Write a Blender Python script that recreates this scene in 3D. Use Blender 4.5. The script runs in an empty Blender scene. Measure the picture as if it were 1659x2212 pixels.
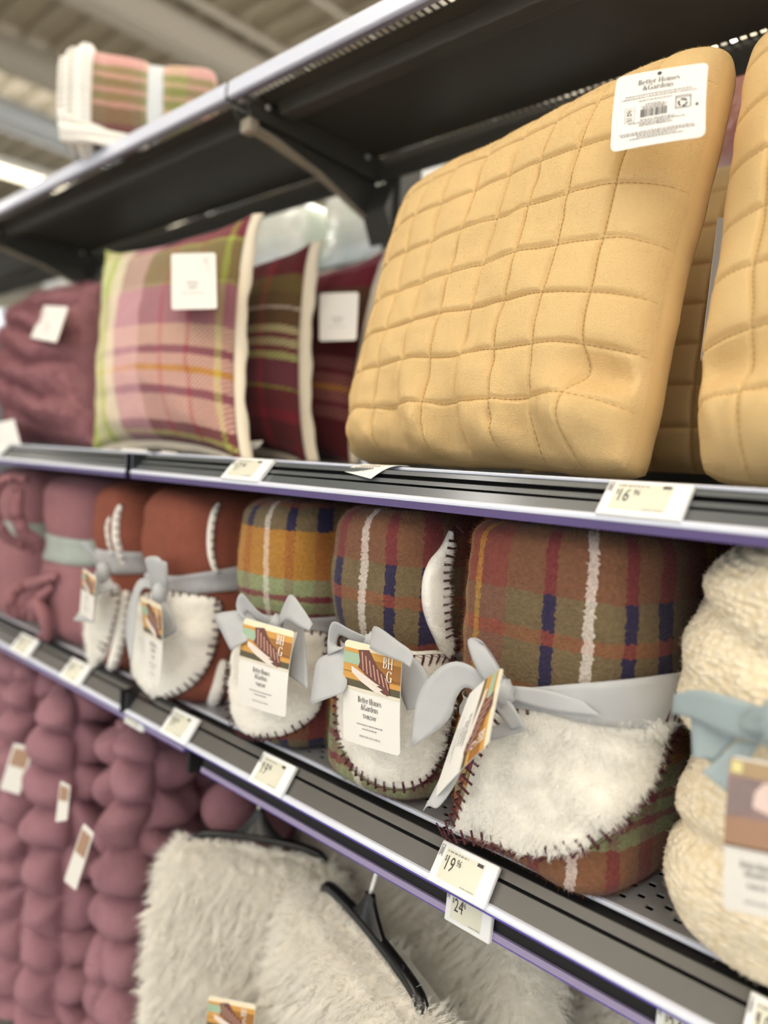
import bpy, bmesh, math, random
from mathutils import Vector, Matrix, noise

random.seed(7)
V = Vector
SC = bpy.context.scene
COL = SC.collection

# ------------------------------------------------------------------ camera
# x runs along the shelves, y goes into them, z up; the camera sits at the origin, the floor is 1.40 m lower
FPX, CX, CY = 1560.0, 829.5, 1106.0
RX = V((0.73786179, 0.08625195, -0.66941809))     # world axes seen in camera axes (right, down, forward)
RY = V((0.67311192, -0.02085199, 0.7392466))
RZ = V((0.04980276, -0.99605512, -0.0734431))
camd = bpy.data.cameras.new('camera')
cam = bpy.data.objects.new('camera', camd)
COL.objects.link(cam)
camd.sensor_fit = 'HORIZONTAL'
camd.sensor_width = 36.0
camd.lens = FPX / 1659.0 * 36.0
camd.clip_start = 0.02
camd.clip_end = 200
cam.matrix_world = Matrix(((RX[0], -RX[1], -RX[2], 0), (RY[0], -RY[1], -RY[2], 0), (RZ[0], -RZ[1], -RZ[2], 0), (0, 0, 0, 1)))
camd.dof.use_dof = True
camd.dof.focus_distance = 0.74
camd.dof.aperture_fstop = 2.4
SC.camera = cam


def ray(x, y):
    d = V(((x - CX) / FPX, (y - CY) / FPX, 1.0))
    return V((RX.dot(d), RY.dot(d), RZ.dot(d)))


def pY(x, y, Y):
    d = ray(x, y)
    return d * (Y / d.y)


def pZ(x, y, Z):
    d = ray(x, y)
    return d * (Z / d.z)


# ------------------------------------------------------------------ light
w = bpy.data.worlds.new('store_air')
SC.world = w
w.use_nodes = True
w.node_tree.nodes['Background'].inputs[0].default_value = (0.93, 0.965, 1.0, 1)
w.node_tree.nodes['Background'].inputs[1].default_value = 1.36
SC.view_settings.view_transform = 'Standard'
SC.view_settings.look = 'None'
SC.view_settings.gamma = 1.0
SC.view_settings.use_curve_mapping = False
SC.view_settings.exposure = 0.20
SC.cycles.adaptive_threshold = 0.02
SC.cycles.max_bounces = 8
SC.cycles.diffuse_bounces = 7
SC.cycles.glossy_bounces = 3
SC.cycles.transmission_bounces = 2
FLOOR_Z = -1.40
CEIL_Z = 4.2
LAMP_Z = 3.2
LAMP_ROWS = [(-9.4, -6, 8), (-2.6, -7.5, 0.2), (1.0, -7.5, 0.2), (4.4, -7.5, 0.2), (-2.2, 2.2, 9.0), (1.4, 2.2, 9.0)]  # rows behind the gondola are unseen, added to brighten the goods in the gap
for lx, ly0, ly1 in LAMP_ROWS:
    ld = bpy.data.lights.new('row_light', 'AREA')
    ld.shape = 'RECTANGLE'
    ld.size = 0.3
    ld.size_y = ly1 - ly0
    ld.energy = (72 if ly0 < 0 else 170) if lx > -9 else 60
    ld.color = (1.0, 0.99, 0.98)
    lo = bpy.data.objects.new('row_light', ld)
    lo.location = (lx, (ly0 + ly1) / 2, LAMP_Z - 0.06)
    COL.objects.link(lo)
    # upward area light added above each row to brighten the roof deck
    lu = bpy.data.lights.new('added_uplight', 'AREA')
    lu.shape = 'RECTANGLE'
    lu.size = 0.3
    lu.size_y = ly1 - ly0
    lu.energy = 300 if lx > -9 else 110
    lu.color = (1.0, 0.98, 0.95)
    uo = bpy.data.objects.new('added_uplight', lu)
    uo.location = (lx, (ly0 + ly1) / 2, LAMP_Z + 0.12)
    uo.rotation_euler = (math.pi, 0, 0)
    COL.objects.link(uo)


# ------------------------------------------------------------------ materials
def lin(c):
    if isinstance(c, str):
        c = [int(c[i:i + 2], 16) / 255 for i in (0, 2, 4)]
    return tuple((x / 12.92 if x <= 0.04045 else ((x + 0.055) / 1.055) ** 2.4) for x in c) + (1.0,)


class NT:
    def __init__(s, name):
        s.m = bpy.data.materials.new(name)
        s.m.use_nodes = True
        s.t = s.m.node_tree
        s.b = s.t.nodes['Principled BSDF']

    def n(s, typ, **kw):
        nd = s.t.nodes.new(typ)
        for k, v in kw.items():
            if k.startswith('i_'):
                key = k[2:]
                nd.inputs[int(key) if key.isdigit() else key].default_value = v
            else:
                setattr(nd, k, v)
        return nd

    def l(s, a, b):
        s.t.links.new(a, b)

    def math(s, op, a, b=None, c=None):
        nd = s.n('ShaderNodeMath', operation=op)
        for i, q in enumerate((a, b, c)):
            if q is None:
                continue
            if isinstance(q, (int, float)):
                nd.inputs[i].default_value = q
            else:
                s.l(q, nd.inputs[i])
        return nd.outputs[0]

    def mix(s, f, a, b):
        nd = s.n('ShaderNodeMix', data_type='RGBA')
        for q, sock in ((f, nd.inputs[0]), (a, nd.inputs[6]), (b, nd.inputs[7])):
            if isinstance(q, (int, float)):
                sock.default_value = q
            elif isinstance(q, tuple):
                sock.default_value = q
            else:
                s.l(q, sock)
        return nd.outputs[2]

    def bump(s, h, strength=0.3, dist=0.002):
        nd = s.n('ShaderNodeBump')
        nd.inputs['Strength'].default_value = strength
        nd.inputs['Distance'].default_value = dist
        s.l(h, nd.inputs['Height'])
        s.l(nd.outputs[0], s.b.inputs['Normal'])


MATS = {}


def mat(name, col, rough=0.7, metal=0.0, var=0.0, vscale=40.0, bump=0.0, bscale=300.0, sheen=0.0, spec=0.5, emit=0.0, bdist=0.002):
    if name in MATS:
        return MATS[name]
    q = NT(name)
    c = lin(col)
    b = q.b
    b.inputs['Roughness'].default_value = rough
    b.inputs['Metallic'].default_value = metal
    b.inputs['Specular IOR Level'].default_value = spec
    b.inputs['Sheen Weight'].default_value = sheen
    b.inputs['Base Color'].default_value = c
    tc = q.n('ShaderNodeTexCoord')
    if var:
        nz = q.n('ShaderNodeTexNoise', i_Scale=vscale, i_Detail=4.0)
        q.l(tc.outputs['Object'], nz.inputs['Vector'])
        lo = tuple(x * (1 - var) for x in c[:3]) + (1,)
        hi = tuple(min(1, x * (1 + var)) for x in c[:3]) + (1,)
        q.l(q.mix(nz.outputs[0], lo, hi), b.inputs['Base Color'])
    if bump:
        nb = q.n('ShaderNodeTexNoise', i_Scale=bscale, i_Detail=3.0)
        q.l(tc.outputs['Object'], nb.inputs['Vector'])
        q.bump(nb.outputs[0], bump, bdist)
    if emit:
        b.inputs['Emission Color'].default_value = c
        b.inputs['Emission Strength'].default_value = emit
    MATS[name] = q.m
    return q.m


def ramp_node(q, sock, bands):
    r = q.n('ShaderNodeValToRGB')
    r.color_ramp.interpolation = 'CONSTANT'
    tot = sum(b[0] for b in bands)
    el = r.color_ramp.elements
    while len(el) > 1:
        el.remove(el[-1])
    acc = 0
    for i, bd in enumerate(bands):
        wd, c = bd[0], bd[1]
        if i == 0:
            e = el[0]
            e.position = 0
        else:
            e = el.new(acc / tot)
        e.color = lin(c)[:3] + (bd[2] if len(bd) > 2 else 0.0,)
        acc += wd
    f = q.math('FRACT', q.math('ADD', q.math('MULTIPLY', sock, 1 / tot), 5.0))
    q.l(f, r.inputs[0])
    return r.outputs[0], r.outputs[1]


def plaid(name, ub, vb, uo=0.0, vo=0.0, mixf=0.5, wob=0.004, wobscale=45, twill=0.0, bump=0.6, bscale=500, fleck=0.25, over=None):
    """woven check: warp bands across u, weft bands down v (uv in metres)"""
    q = NT(name)
    uv = q.n('ShaderNodeUVMap')
    nz = q.n('ShaderNodeTexNoise', i_Scale=float(wobscale), i_Detail=3.0)
    q.l(uv.outputs[0], nz.inputs['Vector'])
    sp = q.n('ShaderNodeSeparateXYZ')
    q.l(uv.outputs[0], sp.inputs[0])
    sn = q.n('ShaderNodeSeparateColor')
    q.l(nz.outputs['Color'], sn.inputs[0])
    U = q.math('ADD', q.math('ADD', sp.outputs[0], uo), q.math('MULTIPLY', q.math('SUBTRACT', sn.outputs[0], 0.5), wob * 2))
    W_ = q.math('ADD', q.math('ADD', sp.outputs[1], vo), q.math('MULTIPLY', q.math('SUBTRACT', sn.outputs[1], 0.5), wob * 2))
    cu, au = ramp_node(q, U, ub)
    cv, av = ramp_node(q, W_, vb)
    f = mixf
    fine = q.n('ShaderNodeTexNoise', i_Scale=float(bscale), i_Detail=2.0)
    q.l(uv.outputs[0], fine.inputs['Vector'])
    if twill:
        d = q.math('FRACT', q.math('MULTIPLY', q.math('ADD', sp.outputs[0], sp.outputs[1]), twill))
        st = q.math('GREATER_THAN', d, 0.5)
        f = q.math('ADD', q.math('MULTIPLY', st, 0.5), mixf - 0.25)
    else:
        f = q.math('ADD', q.math('MULTIPLY', q.math('SUBTRACT', fine.outputs[0], 0.5), 0.9), mixf)
    f = q.math('MULTIPLY', f, q.math('SUBTRACT', 1.0, au))
    c = q.mix(f, cu, cv)
    if over:     # dark accent thread that only shows where it crosses the marked weft bands
        mk, _ = ramp_node(q, U, [(b_[0], 'ffffff' if b_[1] == over[0] else '000000') for b_ in ub])
        c = q.mix(q.math('MULTIPLY', q.math('MULTIPLY', mk, av), over[2]), c, lin(over[1]))
    if fleck:
        f2 = q.n('ShaderNodeTexNoise', i_Scale=float(bscale) * 0.6, i_Detail=3.0)
        q.l(uv.outputs[0], f2.inputs['Vector'])
        k = q.math('ADD', q.math('MULTIPLY', f2.outputs[0], fleck * 2), 1 - fleck)
        hs = q.n('ShaderNodeHueSaturation')
        q.l(k, hs.inputs['Value'])
        q.l(c, hs.inputs['Color'])
        c = hs.outputs[0]
    q.l(c, q.b.inputs['Base Color'])
    q.b.inputs['Roughness'].default_value = 0.95
    q.b.inputs['Specular IOR Level'].default_value = 0.1
    q.b.inputs['Sheen Weight'].default_value = 0.15
    q.bump(fine.outputs[0], bump, 0.002)
    return q.m


# ------------------------------------------------------------------ object helpers
def tag(o, label=None, cat=None, group=None, kind=None):
    if label:
        o['label'] = label
    if cat:
        o['category'] = cat
    if group:
        o['group'] = group
    if kind:
        o['kind'] = kind
    return o


def empty(name, loc, label, cat, group=None):
    o = bpy.data.objects.new(name, None)
    o.empty_display_size = 0.05
    COL.objects.link(o)
    o.location = loc
    bpy.context.view_layer.update()
    return tag(o, label, cat, group)


class MB:
    """collects world-space geometry for one mesh object"""

    def __init__(s):
        s.v, s.f, s.uv, s.mi = [], [], [], []

    def vert(s, p, uv=(0, 0)):
        s.v.append(tuple(p))
        s.uv.append(uv)
        return len(s.v) - 1

    def face(s, ids, mi=0):
        s.f.append(tuple(ids))
        s.mi.append(mi)

    def grid(s, rows, uvs=None, closed=False, mi=0, flip=False):
        n = len(rows[0])
        base = len(s.v)
        for i, r in enumerate(rows):
            for j, p in enumerate(r):
                s.vert(p, uvs[i][j] if uvs else (0, 0))
        for i in range(len(rows) - 1):
            for j in range(n if closed else n - 1):
                k = (j + 1) % n
                q = (base + i * n + j, base + i * n + k, base + (i + 1) * n + k, base + (i + 1) * n + j)
                s.face(q[::-1] if flip else q, mi)
        return base

    def box(s, c, sx, sy, sz, R=None, mi=0):
        c = V(c)
        b = len(s.v)
        for dx in (-1, 1):
            for dy in (-1, 1):
                for dz in (-1, 1):
                    d = V((dx * sx / 2, dy * sy / 2, dz * sz / 2))
                    s.vert(c + (R @ d if R else d))
        for q in ((0, 1, 3, 2), (4, 6, 7, 5), (0, 4, 5, 1), (2, 3, 7, 6), (0, 2, 6, 4), (1, 5, 7, 3)):
            s.face([b + i for i in q], mi)

    def box2(s, x0, x1, y0, y1, z0, z1, mi=0):
        s.box(((x0 + x1) / 2, (y0 + y1) / 2, (z0 + z1) / 2), x1 - x0, y1 - y0, z1 - z0, mi=mi)

    def tube(s, pts, r, n=8, mi=0, cap=True, flat=1.0):
        rows = []
        m = len(pts)
        pn = None
        for i, p in enumerate(pts):
            p = V(p)
            t = (V(pts[min(i + 1, m - 1)]) - V(pts[max(i - 1, 0)])).normalized()
            if pn is None:
                a = V((0, 0, 1)) if abs(t.z) < 0.9 else V((0, 1, 0))
                pn = (a - t * a.dot(t)).normalized()
            else:
                pn = (pn - t * pn.dot(t)).normalized()
            bn = t.cross(pn)
            rr = r(i / (m - 1)) if callable(r) else r
            rows.append([p + (pn * math.cos(2 * math.pi * k / n) * flat + bn * math.sin(2 * math.pi * k / n)) * rr for k in range(n)])
        b = s.grid(rows, closed=True, mi=mi)
        if cap:
            s.face([b + k for k in range(n)][::-1], mi)
            e = b + (m - 1) * n
            s.face([e + k for k in range(n)], mi)

    def extrude(s, prof, x0, x1, mi=0):
        """closed (y,z) profile run from x0 to x1"""
        n = len(prof)
        b = len(s.v)
        for x in (x0, x1):
            for y, z in prof:
                s.vert((x, y, z))
        for k in range(n):
            k2 = (k + 1) % n
            s.face((b + k, b + k2, b + n + k2, b + n + k), mi)
        s.face([b + k for k in range(n)][::-1], mi)
        s.face([b + n + k for k in range(n)], mi)

    def build(s, name, mats, parent=None, smooth=True, auto=None, bevel=0.0, solid=0.0, fixn=True):
        me = bpy.data.meshes.new(name)
        me.from_pydata(s.v, [], s.f)
        if not isinstance(mats, (list, tuple)):
            mats = [mats]
        for m in mats:
            me.materials.append(m)
        ul = me.uv_layers.new(name='UVMap')
        li = 0
        for fi, f in enumerate(s.f):
            me.polygons[fi].material_index = s.mi[fi]
            for vi in f:
                ul.data[li].uv = s.uv[vi]
                li += 1
        if fixn:
            bm = bmesh.new()
            bm.from_mesh(me)
            bmesh.ops.recalc_face_normals(bm, faces=bm.faces)
            bm.to_mesh(me)
            bm.free()
        if smooth:
            for p in me.polygons:
                p.use_smooth = True
            if auto is not None:
                me.set_sharp_from_angle(angle=math.radians(auto))
        o = bpy.data.objects.new(name, me)
        COL.objects.link(o)
        if parent is not None:
            o.parent = parent
            o.matrix_parent_inverse = parent.matrix_world.inverted()
        if solid:
            md = o.modifiers.new('solid', 'SOLIDIFY')
            md.thickness = solid
            md.offset = 0
        if bevel:
            md = o.modifiers.new('bevel', 'BEVEL')
            md.width = bevel
            md.segments = 2
            md.limit_method = 'ANGLE'
        return o


def crom(pts, n):
    """open Catmull-Rom through pts, n samples"""
    out = []
    m = len(pts)
    P = [pts[0] * 2 - pts[1]] + list(pts) + [pts[-1] * 2 - pts[-2]]
    for i in range(n):
        t = i / (n - 1) * (m - 1)
        k = min(int(t), m - 2)
        f = t - k
        a, b, c, d = P[k], P[k + 1], P[k + 2], P[k + 3]
        out.append(0.5 * ((2 * b) + (c - a) * f + (2 * a - 5 * b + 4 * c - d) * f * f + (3 * b - a - 3 * c + d) * f ** 3))
    return out


def cromc(pts, n):
    """closed Catmull-Rom"""
    out = []
    m = len(pts)
    for i in range(n):
        t = i / n * m
        k = int(t)
        f = t - k
        a, b, c, d = pts[(k - 1) % m], pts[k % m], pts[(k + 1) % m], pts[(k + 2) % m]
        out.append(0.5 * ((2 * b) + (c - a) * f + (2 * a - 5 * b + 4 * c - d) * f * f + (3 * b - a - 3 * c + d) * f ** 3))
    return out


def fbm(p, s, o=3):
    p = V(p) * s
    return noise.fractal(p, 1.0, 2.0, o)


def hair(o, count, length, slot=1, radius=0.00035, brown=0.0, children=0, clump=0.0, rand=0.3, tang=0.0, vg=None, seed=1, spread=0.012, down=0.0, tipr=0.0):
    md = o.modifiers.new('fur', 'PARTICLE_SYSTEM')
    ps = md.particle_system
    ps.seed = seed
    st = ps.settings
    st.type = 'HAIR'
    st.use_advanced_hair = True
    st.count = count
    st.hair_step = 4
    st.render_step = 3
    st.display_step = 2
    st.emit_from = 'FACE'
    st.use_even_distribution = True
    st.distribution = 'RAND'
    st.normal_factor = length / 4
    st.brownian_factor = brown / 4
    st.tangent_factor = tang / 4
    st.object_align_factor = (0, 0, -down / 4)
    st.factor_random = rand * length / 4
    st.length_random = 0.5
    st.material = slot + 1
    st.root_radius = 1.0
    st.tip_radius = tipr
    st.radius_scale = radius
    if children:
        st.child_type = 'INTERPOLATED'
        st.rendered_child_count = children
        st.child_percent = 1
        st.clump_factor = clump
        st.roughness_1 = spread
        st.roughness_1_size = 0.02
        st.roughness_2 = spread
    else:
        st.child_type = 'NONE'
    if vg:
        ps.vertex_group_density = vg
    return ps


def vgroup(o, fn, name='front'):
    g = o.vertex_groups.new(name=name)
    for v in o.data.vertices:
        wgt = fn(v.co, v.normal)
        if wgt > 0:
            g.add([v.index], wgt, 'REPLACE')
    return name


# ------------------------------------------------------------------ lettering
def arc(cx, cy, rx, ry, a0, a1, thick, thin, n=14, ph=0.0):
    """stroke with vertical stress: thick at the sides, thin at top and bottom"""
    o, i_ = [], []
    for k in range(n + 1):
        a = math.radians(a0 + (a1 - a0) * k / n)
        wv = thin + (thick - thin) * abs(math.cos(a + ph)) ** 1.5
        o.append((cx + rx * math.cos(a), cy + ry * math.sin(a)))
        i_.append((cx + (rx - wv) * math.cos(a), cy + (ry - wv * 0.9) * math.sin(a)))
    return [[o[k], o[k + 1], i_[k + 1], i_[k]] for k in range(n)]


def rc(x0, y0, x1, y1):
    return [[(x0, y0), (x1, y0), (x1, y1), (x0, y1)]]


def seg(x0, y0, x1, y1, wd):
    dx, dy = x1 - x0, y1 - y0
    L = math.hypot(dx, dy)
    nx, ny = -dy / L * wd / 2, dx / L * wd / 2
    return [[(x0 + nx, y0 + ny), (x1 + nx, y1 + ny), (x1 - nx, y1 - ny), (x0 - nx, y0 - ny)]]


def stem(x, h, k=0.13, s=0.07, top=True):
    r = rc(x, 0, x + k, h) + rc(x - s, 0, x + k + s, 0.045)
    if top:
        r += rc(x - s, h - 0.045, x + k, h) if h < 0.99 else rc(x - s, h - 0.045, x + k + s, h)
    return r


def arch(x, k=0.12, wdt=0.28):
    return arc(x + wdt / 2, 0.42, wdt / 2 + k * 0.9, 0.26, 0, 150, 0.13, 0.04, 10) + rc(x + wdt / 2 + wdt / 2 + k * 0.9 - 0.13, 0, x + wdt + k * 0.9, 0.42) + rc(x + wdt - 0.08, 0, x + wdt + k * 0.9 + 0.06, 0.045)


GL = {
    'B': (stem(0.08, 1.0, 0.17) + arc(0.32, 0.755, 0.32, 0.245, -90, 90, 0.16, 0.045) + arc(0.32, 0.265, 0.38, 0.265, -90, 90, 0.17, 0.045) + rc(0.2, 0.95, 0.33, 1) + rc(0.2, 0.49, 0.34, 0.535) + rc(0.2, 0, 0.33, 0.05), 0.78),
    'H': (stem(0.08, 1.0, 0.17) + stem(0.62, 1.0, 0.17) + rc(0.2, 0.48, 0.65, 0.53), 0.95),
    'G': (arc(0.45, 0.5, 0.42, 0.52, 40, 320, 0.18, 0.05, 22) + rc(0.66, 0.05, 0.82, 0.42) + rc(0.55, 0.4, 0.9, 0.45) + rc(0.74, 0.72, 0.79, 0.98), 0.95),
    'e': (arc(0.3, 0.34, 0.28, 0.35, 20, 320, 0.13, 0.04, 18) + rc(0.1, 0.35, 0.56, 0.39) + arc(0.3, 0.34, 0.28, 0.35, 5, 25, 0.12, 0.08, 3), 0.6),
    't': (rc(0.12, 0.1, 0.25, 0.9) + rc(0.0, 0.63, 0.38, 0.67) + arc(0.27, 0.15, 0.15, 0.15, 180, 330, 0.12, 0.05, 8), 0.4),
    'r': (stem(0.08, 0.68) + arc(0.33, 0.5, 0.16, 0.18, 60, 170, 0.1, 0.05, 8) + arc(0.4, 0.58, 0.07, 0.07, 0, 360, 0.07, 0.07, 8), 0.5),
    'o': (arc(0.32, 0.34, 0.3, 0.36, 0, 360, 0.14, 0.035, 22), 0.65),
    'm': (stem(0.08, 0.68) + arch(0.15) + arch(0.53), 1.03),
    'n': (stem(0.08, 0.68) + arch(0.15), 0.64),
    's': (arc(0.22, 0.51, 0.18, 0.18, 50, 250, 0.1, 0.05, 10) + arc(0.24, 0.17, 0.19, 0.19, -130, 80, 0.1, 0.05, 10) + seg(0.1, 0.46, 0.36, 0.25, 0.11), 0.48),
    'a': (arc(0.25, 0.2, 0.23, 0.21, 0, 360, 0.12, 0.04, 14) + rc(0.36, 0.06, 0.49, 0.5) + arc(0.28, 0.48, 0.21, 0.2, 0, 160, 0.12, 0.05, 10) + rc(0.42, 0, 0.58, 0.05), 0.6),
    'd': (arc(0.28, 0.34, 0.27, 0.35, 0, 360, 0.13, 0.04, 18) + rc(0.44, 0, 0.57, 1.0) + rc(0.34, 0.955, 0.5, 1.0) + rc(0.5, 0, 0.66, 0.045), 0.68),
    '&': (arc(0.34, 0.76, 0.2, 0.24, 0, 360, 0.1, 0.05, 14) + arc(0.34, 0.27, 0.33, 0.28, 60, 330, 0.15, 0.05, 16) + seg(0.22, 0.64, 0.78, 0.02, 0.13) + seg(0.6, 0.1, 0.76, 0.45, 0.05) + rc(0.64, 0.43, 0.9, 0.48), 0.92),
    ' ': ([], 0.3),
}


def serif(txt, cx, y, h, squash=1.0, gap=0.02):
    """polygons of a line of high-contrast serif lettering, centred on cx, cap height h"""
    wtot = sum(GL[c][1] + gap for c in txt)
    x = -wtot / 2
    out = []
    for c in txt:
        for p in GL[c][0]:
            out.append([(cx + (x + q[0]) * h * squash, y + q[1] * h) for q in p])
        x += GL[c][1] + gap
    return out


_tc = {}


def sans(txt, cx, y, h, squash=1.0, align='c'):
    """triangles of a line of plain sans lettering"""
    if txt not in _tc:
        cu = bpy.data.curves.new('lettering', 'FONT')
        cu.body = txt
        cu.resolution_u = 2
        ob = bpy.data.objects.new('lettering', cu)
        me = bpy.data.meshes.new_from_object(ob)
        vs = [(v.co.x, v.co.y) for v in me.vertices]
        fs = [tuple(p.vertices) for p in me.polygons]
        bpy.data.objects.remove(ob)
        bpy.data.curves.remove(cu)
        bpy.data.meshes.remove(me)
        x0 = min(v[0] for v in vs)
        x1 = max(v[0] for v in vs)
        _tc[txt] = (vs, fs, x0, x1)
    vs, fs, x0, x1 = _tc[txt]
    k = h / 0.72
    off = {'c': (x0 + x1) / 2, 'l': x0, 'r': x1}[align]
    return [[(cx + (vs[i][0] - off) * k * squash, y + vs[i][1] * k) for i in f] for f in fs]


class Card:
    """thin card hung at four corners, optionally bowed; print is laid on it in metres from its lower left corner"""

    def __init__(s, tl, tr, br, bl, bow=0.0, front=None):
        s.tl, s.tr, s.br, s.bl = V(tl), V(tr), V(br), V(bl)
        s.w = ((s.tr - s.tl).length + (s.br - s.bl).length) / 2
        s.h = ((s.tl - s.bl).length + (s.tr - s.br).length) / 2
        n = (s.tr - s.tl).cross(s.tl - s.bl).normalized()
        s.n = n
        s.bow = bow

    def at(s, x, y, off=0.0):
        u, v = x / s.w, y / s.h
        p = s.bl * (1 - u) * (1 - v) + s.br * u * (1 - v) + s.tr * u * v + s.tl * (1 - u) * v
        return p + s.n * (off + s.bow * (4 * v * (1 - v) + 1.5 * u * (1 - u)))

    def build(s, name, m, parent, r=0.005, th=0.0007, label=None):
        b = MB()
        nv = 14
        ys = sorted(set([r * (1 - math.cos(math.pi / 2 * i / 4)) for i in range(5)] + [s.h - r * (1 - math.cos(math.pi / 2 * i / 4)) for i in range(5)] + [r + (s.h - 2 * r) * i / nv for i in range(nv + 1)]))
        for side in (1, -1):
            rows = []
            for y in ys:
                dy = min(y, s.h - y)
                ins = 0 if dy >= r else r - math.sqrt(max(0, r * r - (r - dy) ** 2))
                rows.append([s.at(ins + (s.w - 2 * ins) * k / 6, y, side * th / 2) for k in range(7)])
            b.grid(rows)
        n = len(ys) * 7
        loop = [k for k in range(7)] + [i * 7 + 6 for i in range(1, len(ys))] + [(len(ys) - 1) * 7 + k for k in range(5, -1, -1)] + [i * 7 for i in range(len(ys) - 2, 0, -1)]
        for i, a in enumerate(loop):
            c = loop[(i + 1) % len(loop)]
            b.face((a, c, c + n, a + n))
        o = b.build(name, m, parent, smooth=False)
        if label:
            o['label'] = label
        return o

    def polys(s, b, pl, off=0.0009, mi=0):
        for p in pl:
            b.face([b.vert(s.at(x, y, off)) for x, y in p], mi)

    def patch(s, b, x0, y0, x1, y1, off=0.0006, mi=0, n=6):
        b.grid([[s.at(x0 + (x1 - x0) * i / n, y0 + (y1 - y0) * j / n, off) for i in range(n + 1)] for j in range(n + 1)], mi=mi)


def wavy_lines(w, y, h, x0, x1, seed):
    """a line of tiny print too small to read: short dashes"""
    r = random.Random(seed)
    out = []
    x = x0
    while x < x1:
        L = min(r.uniform(0.4, 1.6) * h * 2, x1 - x)
        out += rc(x, y, x + L, y + h)
        x += L + h * 0.8
    return out


M_CARD = mat('tag_card_stock', 'e9e6e1', 0.45, spec=0.4)
M_INK = mat('printed_ink', '33323a', 0.6)
M_INKSOFT = mat('small_print_ink', '8d8a8c', 0.6)
M_WHITEINK = mat('white_lettering', 'f8f4ec', 0.6)
PHOTO = [mat('print_wall', 'efe2c4', 0.5), mat('print_sofa', 'cf9a4a', 0.5), mat('print_sofa_shade', '9d6a2e', 0.5), mat('print_mint_cushion', '9fb9a0', 0.5),
         mat('print_throw_brown', '6a4039', 0.5), mat('print_throw_stripe', 'c89a86', 0.5), mat('print_throw_lining', 'e4d8cf', 0.5), mat('print_floor_shade', '57503a', 0.5),
         mat('print_floor', 'ddd6c6', 0.5), mat('print_seam', '5a3a1c', 0.5)]


def throw_card(parent, tl, tr, br, bl, bow=0.0, small=True, label=None):
    c = Card(tl, tr, br, bl, bow)
    o = c.build('hang_tag', M_CARD, parent, 0.005, label=label or 'white card hang tag with a printed sofa photo')
    W_, H_ = c.w, c.h
    b = MB()
    P = lambda pts, mi, off: c.polys(b, [[(x * W_, y * H_) for x, y in pts]], off, mi)
    R4 = lambda x0, y0, x1, y1, mi, off: c.patch(b, x0 * W_, y0 * H_, x1 * W_, y1 * H_, off, mi)
    R4(0.0, 0.93, 1, 0.975, 0, 0.0006)
    R4(0.03, 0.975, 0.97, 0.995, 0, 0.0006)
    R4(0, 0.62, 1, 0.93, 1, 0.0006)
    R4(0.45, 0.68, 1, 0.86, 2, 0.00075)
    R4(0, 0.78, 0.33, 0.89, 3, 0.0009)
    R4(0, 0.70, 1, 0.705, 9, 0.0009)
    R4(0, 0.56, 1, 0.63, 7, 0.0006)
    R4(0, 0.525, 1, 0.56, 8, 0.0006)
    P([(0.27, 0.93), (0.46, 0.95), (0.62, 0.80), (0.72, 0.76), (0.82, 0.70), (0.84, 0.57), (0.80, 0.55), (0.55, 0.66), (0.28, 0.76), (0.31, 0.82)], 4, 0.0011)
    for k in range(7):
        f = k / 6
        x = 0.33 + 0.42 * f
        P([(x, 0.92 - 0.2 * f), (x + 0.022, 0.92 - 0.2 * f), (x + 0.06 + 0.02 * f, 0.74 - 0.13 * f), (x + 0.04 + 0.02 * f, 0.74 - 0.13 * f)], 5, 0.0013)
    P([(0.16, 0.76), (0.3, 0.73), (0.6, 0.65), (0.68, 0.635), (0.62, 0.625), (0.73, 0.60), (0.68, 0.585), (0.78, 0.55), (0.62, 0.555), (0.35, 0.63), (0.17, 0.70)], 6, 0.0014)
    ph = b.build('tag_photo', PHOTO, o, smooth=False, fixn=False)
    b = MB()
    c.polys(b, serif('BH', 0.80 * W_, 0.815 * H_, 0.105 * H_, 0.78), 0.0015)
    c.polys(b, serif('G', 0.83 * W_, 0.69 * H_, 0.105 * H_, 0.85), 0.0015)
    b.build('tag_monogram', M_WHITEINK, o, smooth=False, fixn=False)
    b = MB()
    c.polys(b, serif('Better Homes', 0.5 * W_, 0.425 * H_, 0.058 * H_, 0.8))
    c.polys(b, serif('&Gardens', 0.5 * W_, 0.355 * H_, 0.058 * H_, 0.8))
    c.polys(b, sans('THROW', 0.5 * W_, 0.275 * H_, 0.042 * H_, 0.9))
    c.polys(b, sans('50 IN W x 72 IN L (127 cm x 182.9 cm)', 0.5 * W_, 0.085 * H_, 0.022 * H_, 0.62))
    b.build('tag_lettering', M_INK, o, smooth=False, fixn=False)
    b = MB()
    for k, y in enumerate((0.205, 0.165)):
        c.polys(b, wavy_lines(W_, y * H_, 0.011 * H_, (0.27 + 0.1 * k) * W_, (0.73 - 0.1 * k) * W_, k + 3))
    b.build('tag_small_print', M_INKSOFT, o, smooth=False, fixn=False)
    return o


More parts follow.
